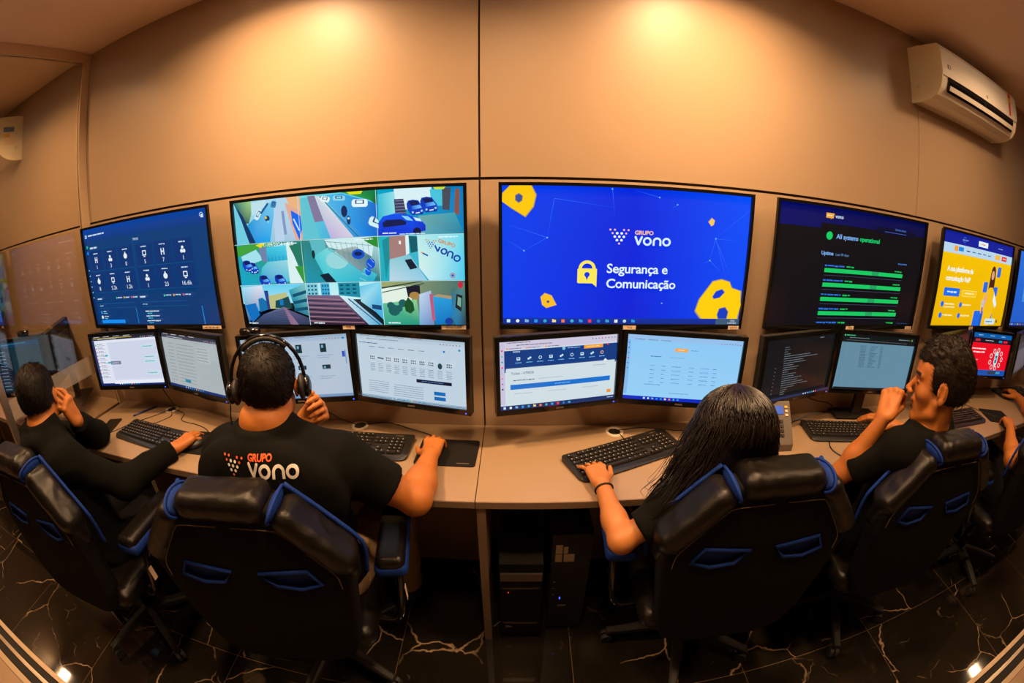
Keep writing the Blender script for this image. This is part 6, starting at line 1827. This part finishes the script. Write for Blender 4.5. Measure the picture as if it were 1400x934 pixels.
def cord(name, pts, lab, r=0.0018, m=CABLE):
    o = tubeobj(name, [(x, y, TOP + r + z) if len(q) == 3 else None for q in pts for x, y, z in (q,)], r, m, None, n=6, sm=8)
    return tag(o, lab, 'cable')
cord('keyboard_cable', [(-1.650, -0.040, 0.002), (-1.70, -0.12, 0), (-1.78, -0.22, 0), (-1.80, -0.26, 0.0), (-1.84, -0.33, 0), (-1.93, -0.40, 0)], 'thin black cable curving past the left end of the keyboard near the phone')
cord('mouse_cable', [(-1.630, -0.045, 0.002), (-1.54, -0.07, 0.003), (-1.50, -0.13, 0), (-1.38, -0.15, 0), (-1.29, -0.19, 0.002), (-1.272, -0.240, 0.008)], 'thin black cable from the left grommet to the mouse of the man in the hoodie')
cord('keyboard_cable', [(-1.655, -0.045, 0.002), (-1.60, -0.10, 0), (-1.62, -0.16, 0), (-1.64, -0.205, 0.006)], 'short black cable from the left grommet to the keyboard beside the phone')
cord('keyboard_cable', [(0.385, -0.070, 0.002), (0.40, -0.10, 0.001), (0.405, -0.150, 0.008)], 'short black cable from the right grommet to the angled keyboard')
cord('mouse_cable', [(0.400, -0.060, 0.002), (0.50, -0.045, 0), (0.62, -0.075, 0), (0.73, -0.095, 0.002), (0.765, -0.126, 0.008)], 'thin black cable from the right grommet running behind the angled keyboard')
cord('mouse_cable', [(-0.610, -0.040, 0.002), (-0.52, -0.015, 0.002), (-0.42, -0.05, 0), (-0.33, -0.09, 0), (-0.292, -0.137, 0.008)], 'thin black cable from the middle grommet to the mouse on the mousepad')
cord('headset_cable', [(-0.635, -0.045, 0.002), (-0.72, -0.02, 0.012), (-0.80, -0.03, 0.05), (-0.86, -0.12, 0.02), (-0.90, -0.30, 0.01), (-0.92, -0.42, 0.0)], 'thin black cable behind the man with the headset, near the wall')
cord('mouse_cable', [(2.52, -0.04, 0.002), (2.46, -0.08, 0), (2.50, -0.15, 0), (2.55, -0.25, 0.001), (2.60, -0.335, 0.004), (2.602, -0.378, 0.010)], 'thin black cable between the far keyboard and the far mousepad')
cord('phone_cable', [(1.16, -0.075, 0.0), (1.24, -0.055, 0.0), (1.33, -0.025, 0), (1.40, -0.03, 0)], 'pale grey-blue cable running from the desk phone along the wall', 0.003, CABLEG)
cord('desk_cable', [(1.14, -0.10, 0.0), (1.25, -0.07, 0), (1.29, -0.20, 0.0), (1.235, -0.31, 0.0), (1.27, -0.40, 0.0), (1.325, -0.458, 0.0)], 'black cable curving across the desk left of the spreadsheet keyboard', 0.0025)
def drop(name, pts, lab, r=0.0025):
    return tag(tubeobj(name, pts, r, CABLE, None, n=6, sm=8), lab, 'cable')
drop('monitor_cable', [(-1.66, -0.075, 1.00), (-1.655, -0.06, 0.91), (-1.62, -0.05, 0.83), (-1.645, -0.035, TOP + 0.004)], 'black cable hanging from the chat page monitor to the left grommet')
drop('monitor_cable', [(-1.44, -0.06, 1.02), (-1.45, -0.04, 0.89), (-1.35, -0.03, 0.85), (-1.24, -0.04, 0.88), (-1.21, -0.09, 1.02)], 'black cable sagging in a loop under the grey document monitor')
drop('monitor_cable', [(1.27, -0.06, 1.02), (1.26, -0.04, 0.90), (1.33, -0.03, 0.86), (1.42, -0.04, 0.84), (1.45, -0.05, TOP + 0.003)], 'black cable looping under the code monitor')

RING = mat('cream_grommet', (0.62, 0.52, 0.40), 0.45)
for x, y, lab in ((-1.650, -0.042, 'round cable grommet near the wall, behind the keyboard by the phone'), (-0.628, -0.042, 'round cable grommet near the wall, right of the headset'), (0.380, -0.066, 'cream round cable grommet beside the angled keyboard')):
    t = thing('cable_grommet', lab, 'grommet', (x, y, TOP - 0.0006), 0, 'round cable grommets in the desktop')
    bm = bm_new()
    n = 28
    R0 = [[bm.verts.new((r * math.cos(2 * math.pi * i / n), r * math.sin(2 * math.pi * i / n), z)) for i in range(n)] for r, z in ((0.036, 0.0003), (0.034, 0.0035), (0.025, 0.0035), (0.023, 0.0006))]
    for a, b in zip(R0, R0[1:]):
        for j in range(n): bm.faces.new((a[j], a[(j + 1) % n], b[(j + 1) % n], b[j]))
    finish(bm, 'ring', RING, t, smooth=True)
    bm = bm_new(); lathe(bm, [(0.0228, 0.0004), (0.0225, 0.0012)], 24)
    finish(bm, 'opening', BLKM, t)

# phone, pen and small round case on the left desk
t = thing('mobile_phone', 'black mobile phone lying face up beside the leftmost keyboard', 'phone', (-1.885, -0.285, TOP), math.radians(20))
boxobj('body', (-0.037, 0.037, -0.078, 0.078, 0, 0.008), BLK, t, bevel=0.003)
boxobj('display', (-0.0345, 0.0345, -0.0745, 0.0745, 0.0079, 0.0084), BLKG, t)
t = thing('pen', 'dark blue pen lying behind the black mobile phone', 'pen', (-1.800, -0.100, TOP + 0.0045), math.radians(62))
bm = bm_new(); tube(bm, [(-0.066, 0, 0), (-0.058, 0, 0), (0.050, 0, 0)], [0.0012, 0.0044, 0.0044], 10); finish(bm, 'barrel', mat('blue_pen_plastic', (0.01, 0.02, 0.14), 0.3), t, smooth=True)
bm = bm_new(); tube(bm, [(0.050, 0, 0), (0.074, 0, 0), (0.076, 0, 0)], [0.0048, 0.0048, 0.002], 10); finish(bm, 'cap', BLK, t, smooth=True)
t = thing('round_case', 'small round black case beside the elbow of the man in the hoodie', 'case', (-1.985, -0.300, TOP), 0)
bm = bm_new(); lathe(bm, [(0.028, 0), (0.032, 0.004), (0.032, 0.020), (0.027, 0.026)], 28); finish(bm, 'body', BLK, t, smooth=True)
bm = bm_new(); lathe(bm, [(0.020, 0.0262), (0.020, 0.0275), (0.017, 0.028)], 28); finish(bm, 'lid_ring', CHROME, t, smooth=True)

# desk phone behind the woman
t = thing('desk_phone', 'grey desk phone with a small blue display, behind the hair of the woman', 'desk phone', (0.968, -0.215, TOP), math.radians(-6))
bm = bm_new()
prism(bm, [(-0.060, 0.0), (0.065, 0.0), (0.065, 0.150), (0.050, 0.160), (-0.060, 0.030)], -0.085, 0.085, plane='yz')
finish(bm, 'body', GREYP, t, bevel=0.004)
sl = Matrix.Rotation(math.atan2(0.130, 0.110), 4, 'X'); o_ = Matrix.Translation((0, -0.060, 0.030)) @ sl
boxobj('display', (-0.010, 0.052, 0.118, 0.150, 0.0005, 0.003), mat('phone_display', (0.01, 0.02, 0.08), 0.3, emis=(0.02, 0.16, 0.75), estr=0.6), t, M=o_)
for i, mm in enumerate((YEL, PAPER, PAPER)):
    boxobj('button', (0.060, 0.072, 0.142 - i * 0.016, 0.150 - i * 0.016, 0.0, 0.004), mm, t, bevel=0.001, M=o_)
for r in range(4):
    for q in range(3): boxobj('button', (-0.002 + q * 0.018, 0.011 + q * 0.018, 0.030 + r * 0.018, 0.042 + r * 0.018, 0.0, 0.004), BLK, t, bevel=0.001, M=o_)
F = Field((-0.09, -0.11, 0.0), (-0.01, 0.11, 0.20), 0.004)
F.cap((-0.052, -0.058, 0.058), (-0.052, 0.040, 0.172), 0.015, k=0.001); F.ell((-0.052, -0.056, 0.056), (0.022, 0.024, 0.018), k=0.012); F.ell((-0.052, 0.038, 0.168), (0.022, 0.024, 0.018), k=0.012)
field_obj(F, 'handset', BLK, t)
# webcams
def webcam(x, y, z, rz, lab):
    t = thing('webcam', lab, 'webcam', (x, y, z), math.radians(rz))
    bm = bm_new(); tube(bm, [(-0.040, 0, 0.016), (-0.036, 0, 0.016), (0.036, 0, 0.016), (0.040, 0, 0.016)], [0.008, 0.014, 0.014, 0.008], 14); finish(bm, 'body', BLKG, t, smooth=True)
    bm = bm_new(); tube(bm, [(0, -0.011, 0.016), (0, -0.0165, 0.016)], 0.008, 14); finish(bm, 'lens', BLK, t, smooth=True)
    boxobj('clip', (-0.014, 0.014, -0.006, 0.030, 0.0, 0.006), BLK, t, bevel=0.001)
webcam(-0.965, -0.168, 0.932 + MH + 0.0006, 12, 'black webcam on the monitor behind the man with the headset')
webcam(-2.30, -0.408, 0.975 + MH * 1.06 + 0.0006, 18, 'black webcam on the dark blue chat monitor behind the glass')

# headset on the second man
Hc, Hx, Hy, Hz = H2
HP = lambda a, b, c_: Hc + Hx * a + Hy * b + Hz * c_
t = thing('headset', 'black over-ear headset worn by the man in the printed t-shirt', 'headset', tuple(Hc))
hoff = Hc.copy()
def rel(p): return tuple(Vector(p) - hoff)
arc = [HP(0.098 * math.cos(a), -0.004, 0.016 + 0.118 * math.sin(a)) for a in [math.radians(q) for q in range(0, 181, 12)]]
bm = bm_new(); tube(bm, [rel(p) for p in arc], 0.0052, 8); finish(bm, 'headband', BLKG, t, smooth=True)
pd = [HP(0.0915 * math.cos(a), -0.004, 0.016 + 0.111 * math.sin(a)) for a in [math.radians(q) for q in range(50, 131, 10)]]
bm = bm_new(); tube(bm, [rel(p) for p in pd], 0.008, 8); finish(bm, 'headband_padding', BLKM, t, smooth=True)
Rh = (tuple(Hx), tuple(Hy), tuple(Hz))
for s_ in (-1, 1):
    for nm, xx_, rr, mm in (('ear_cushion', 0.0885, (0.012, 0.033, 0.036), BLKM), ('ear_cup', 0.102, (0.013, 0.029, 0.031), BLKG)):
        c_ = HP(s_ * xx_, -0.006, -0.008)
        F = Field(np.array(c_) - 0.06, np.array(c_) + 0.06, 0.004)
        F.ell(c_, rr, R=Rh, k=0.001)
        me, V, Q = F.mesh(nm, 1); me.vertices.foreach_set('co', (V - np.array(hoff)).astype(np.float32).ravel()); me.update()
        link(nm, me, mm, t)
tubeobj('microphone_boom', [rel(HP(-0.106, 0.0, -0.012)), rel(HP(-0.108, 0.04, -0.035)), rel(HP(-0.085, 0.085, -0.055)), rel(HP(-0.045, 0.118, -0.062))], 0.0025, BLK, t, n=6)
tubeobj('cable', [rel(HP(-0.110, -0.006, -0.036)), rel(HP(-0.116, -0.010, -0.08)), rel(HP(-0.120, 0.01, -0.12)), rel(HP(-0.135, 0.03, -0.150))], 0.0018, BLK, t, n=6)

# hair tie on the wrist of the woman
w_ = Vector(J3['wrL']); a_ = (Vector(J3['elL']) - w_).normalized(); c_ = w_ + a_ * 0.028
u_ = a_.cross(Vector((0, 0, 1))).normalized(); v_ = u_.cross(a_)
t = thing('bracelet', 'thin black band around the left wrist of the woman', 'bracelet', tuple(c_))
bm = bm_new()
tube(bm, [u_ * 0.0275 * math.cos(k * 2 * math.pi / 24) + v_ * 0.0270 * math.sin(k * 2 * math.pi / 24) for k in range(25)], 0.003, 8, cap=False)
finish(bm, 'band', BLKM, t, smooth=True)

# print on the back of the second man's t-shirt
class Flat(Canvas):
    def __init__(s):
        s.v, s.f, s.c = [], [], []; s.k = 0; s.clip = (-999, -999, 999, 999); s.sx = s.sy = 1; s.W = s.h = 0
pr = Flat()
U = 0.00193
OG, WH = (1, 0, 0), (0, 1, 0)
pr.dots(11, 18, 7.2, WH, OG)
pr.text(33, 20, 11.4, 'GRUPO', OG, 0.035, space=0.96)
pr.vono(33, 41, 17.5, WH)
ca, sa = math.cos(-0.02), math.sin(-0.02)
base = Vector((-0.702, -1.2, 1.128))
def subdivide_tri(v, f, n):
    """cut every face so the print follows the cloth"""
    bm = bmesh.new(); vs_ = [bm.verts.new(p) for p in v]
    for q in f:
        try: bm.faces.new([vs_[i] for i in q])
        except ValueError: pass
    return bm
for nm, key_, mm, part in (('orange_word', OG, PRINTO, 1), ('orange_dots', OG, PRINTO, 0), ('white_word', WH, PRINTW, 1), ('white_dots', WH, PRINTW, 0)):
    bm = bmesh.new()
    L_ = rgb(*key_)
    for q, cc in zip(pr.f, pr.c):
        if abs(cc[0][0] - L_[0]) > 1e-6 or abs(cc[0][1] - L_[1]) > 1e-6: continue
        if (pr.v[q[0]][0] > 30) != bool(part): continue
        vs_ = [bm.verts.new(((34.5 + (pr.v[i][0] - 33) * 0.88 if part else pr.v[i][0]) * U, 0, pr.v[i][2] * U)) for i in q]
        bm.faces.new(vs_)
    bmesh.ops.remove_doubles(bm, verts=bm.verts, dist=1e-5)
    bmesh.ops.triangulate(bm, faces=bm.faces)
    for _ in range(2):
        es = [e for e in bm.edges if e.calc_length() > 0.006]
        if es: bmesh.ops.subdivide_edges(bm, edges=es, cuts=1)
    for v in bm.verts:
        p = base + Vector((v.co.x * ca - v.co.z * sa, 0, v.co.z * ca + v.co.x * sa))
        hit = tree2.ray_cast(p, Vector((0, 1, 0)))
        if hit[0] is not None:
            v.co = hit[0] + Vector((0, -0.0014, 0)) - off2
        else:
            v.co = p + Vector((0, 0.45, 0)) - off2
    me = bpy.data.meshes.new(nm); bm.to_mesh(me); bm.free()
    link(nm, me, mm, shirt2)

# computers under the desk
def tower(x0, x1, y, h, lab, kind):
    t = thing('computer_tower', lab, 'computer', ((x0 + x1) / 2, y, 0.0))
    w = (x1 - x0) / 2
    boxobj('case', (-w, w, 0.012, 0.40, 0.012, h), BLKM, t, bevel=0.004)
    for fx in (-w + .02, w - .02):
        for fy in (0.04, 0.36): boxobj('foot', (fx - .01, fx + .01, fy - .01, fy + .01, 0.0005, 0.012), BLKM, t)
    boxobj('front_panel', (-w, w, 0.0, 0.0125, 0.014, h - 0.002), BLK if kind else BLKG, t, bevel=0.003)
    if kind == 0:
        boxobj('drive_bezel', (-w + .004, w - .004, -0.006, 0.0, h - 0.075, h - 0.035), GREYP, t, bevel=0.004)
        for z in (h - 0.125, 0.105): boxobj('silver_strip', (-w + .012, w - .012, -0.003, 0.0, z, z + 0.004), CHROME, t, bevel=0.001)
        boxobj('power_light', (-w + .03, -w + .034, -0.002, 0, h - 0.15, h - 0.146), LEDR, t)
        boxobj('badge', (-w + .02, -w + .045, -0.002, 0, 0.075, 0.085), GREYP, t)
    else:
        for i in range(3): boxobj('port', (-w + .012, -w + .02, -0.001, 0, h * .55 - i * .04, h * .55 - i * .04 + .006), GREYP, t)
        for a, b, c_, d in ((-w + .012, -w + .036, .50, .545), (-w + .040, -w + .055, .50, .535), (-w + .012, -w + .036, .455, .495), (-w + .042, -w + .080, .455, .495)):
            boxobj('label_sticker', (a, b, -0.0012, 0, c_ * h / .6, d * h / .6), mat('worn_sticker', (0.28, 0.2, 0.12), 0.7), t)
        boxobj('power_light', (-w + .040, -w + .044, -0.002, 0, 0.215, 0.227), LEDB, t)
        boxobj('badge', (-w + .036, -w + .070, -0.002, 0, 0.165, 0.175), GREYP, t)
tower(-0.058, 0.098, -0.44, 0.46, 'black computer tower with silver strips, beside the central desk panel', 0)
tower(0.128, 0.268, -0.40, 0.58, 'taller black computer tower with stickers and a blue light, under the desk', 1)
t = thing('power_strip', 'row of wall sockets under the desk, above the two computer towers', 'power strip', (0.20, -0.0065, 0.66))
boxobj('plate', (-0.11, 0.11, -0.02, 0.0, -0.03, 0.03), GREYP, t, bevel=0.003)
for x in (-0.07, 0.07):
    boxobj('socket', (x - .022, x + .022, -0.034, -0.020, -0.02, 0.02), PAPER, t, bevel=0.003)

# air conditioners
def aircon(x0, x1, z0, z1, lab, left):
    t = thing('air_conditioner', lab, 'air conditioner', ((x0 + x1) / 2, -0.0005, (z0 + z1) / 2 - 0.13))
    h = z1 - z0; w = (x1 - x0) / 2
    prof = [(0, 0.0), (0, h), (-0.07, h + .002), (-0.115, h - .004), (-0.195, h - 0.012), (-0.205, h - 0.03), (-0.208, 0.14), (-0.205, 0.10), (-0.192, 0.062), (-0.165, 0.030), (-0.12, 0.010), (-0.06, 0.0)]
    def inner(k): return [(y * k if y < -0.03 else y, (z - h / 2) * (0.985 if k < 1 else 1) + h / 2) for y, z in prof]
    bm = bm_new(); prism(bm, inner(0.975), -w + .012, w - .012, plane='yz'); b = finish(bm, 'housing', WHITEP, t)
    for i, s_ in enumerate((-1, 1)):
        bm = bm_new(); a, c_ = sorted((s_ * w, s_ * (w - .0125))); prism(bm, inner(1.0), a, c_, plane='yz'); finish(bm, 'side_cover', CREAMP, t, bevel=0.003)
        bm = bm_new(); tube(bm, [(s_ * (w + .0004), -0.055, 0.075), (s_ * (w + .001), -0.055, 0.075)], 0.012, 16); finish(bm, 'screw_cover', CREAMP, t, smooth=True)
    bm = bm_new()
    fp = [(-0.10, h - .001), (-0.198, h - 0.006), (-0.212, h - 0.028), (-0.214, 0.15), (-0.211, 0.118), (-0.203, 0.118), (-0.204, 0.15), (-0.203, h - 0.03), (-0.19, h - 0.014), (-0.10, h - .009)]
    prism(bm, fp, -w + .0005, w - .0005, plane='yz'); finish(bm, 'front_panel', WHITEP, t, bevel=0.0015)
    bm = bm_new(); prism(bm, [(-0.2095, 0.122), (-0.2085, 0.098), (-0.196, 0.058), (-0.187, 0.050), (-0.185, 0.062), (-0.199, 0.098), (-0.200, 0.122)], -w + .055, w - .055, plane='yz'); finish(bm, 'air_outlet', BLKG, t)
    bm = bm_new(); prism(bm, [(-0.2125, 0.078), (-0.2035, 0.058), (-0.2005, 0.058), (-0.2095, 0.080)], -w + .058, w - .058, plane='yz'); finish(bm, 'louver', WHITEP, t, bevel=0.001)
    boxobj('outlet_divider', (-0.004, 0.004, -0.209, -0.195, 0.070, 0.112), BLK, t)
    if not left:
        bm = bm_new(); box(bm, w - .115, w - .075, -0.2150, -0.2140, 0.200, 0.245); finish(bm, 'energy_label', YEL, t)
        bm = bm_new(); box(bm, w - .112, w - .078, -0.2156, -0.2148, 0.225, 0.250); box(bm, w - .108, w - .088, -0.2152, -0.2140, 0.130, 0.198); finish(bm, 'energy_label', RED, t)
        bm = bm_new()
        prev = None
        tube(bm, [(-w + .06 + .010 * math.cos(k * math.pi / 8), -0.2145, 0.165 + .010 * math.sin(k * math.pi / 8)) for k in range(17)], 0.0012, 5); box(bm, -w + .046, -w + .050, -0.2148, -0.214, 0.155, 0.175)
        finish(bm, 'round_emblem', INK, t)
        bm = bm_new(); tube(bm, [(0.02 + .007 * math.cos(k * math.pi / 8), -0.2145, 0.140 + .007 * math.sin(k * math.pi / 8)) for k in range(17)], 0.001, 5); finish(bm, 'maker_emblem', GREYP, t)
    else:
        boxobj('side_label', (w + .0002, w + .001, -0.16, -0.07, 0.175, 0.205), BLUEST, t)
        boxobj('side_label', (w + .0002, w + .001, -0.155, -0.105, 0.140, 0.165), YEL, t)
        boxobj('side_label', (w + .0002, w + .001, -0.15, -0.06, 0.095, 0.130), PAPER, t)
    return t
a1 = aircon(1.765, 2.575, 2.235, 2.505, 'white wall air conditioner with a yellow and red label, upper right', False)
a2 = aircon(-3.68, -2.87, 2.215, 2.485, 'white wall air conditioner beyond the glass, cut by the left edge', True)
for a_, z0_ in ((a1, 2.235), (a2, 2.215)): a_.location.z = z0_
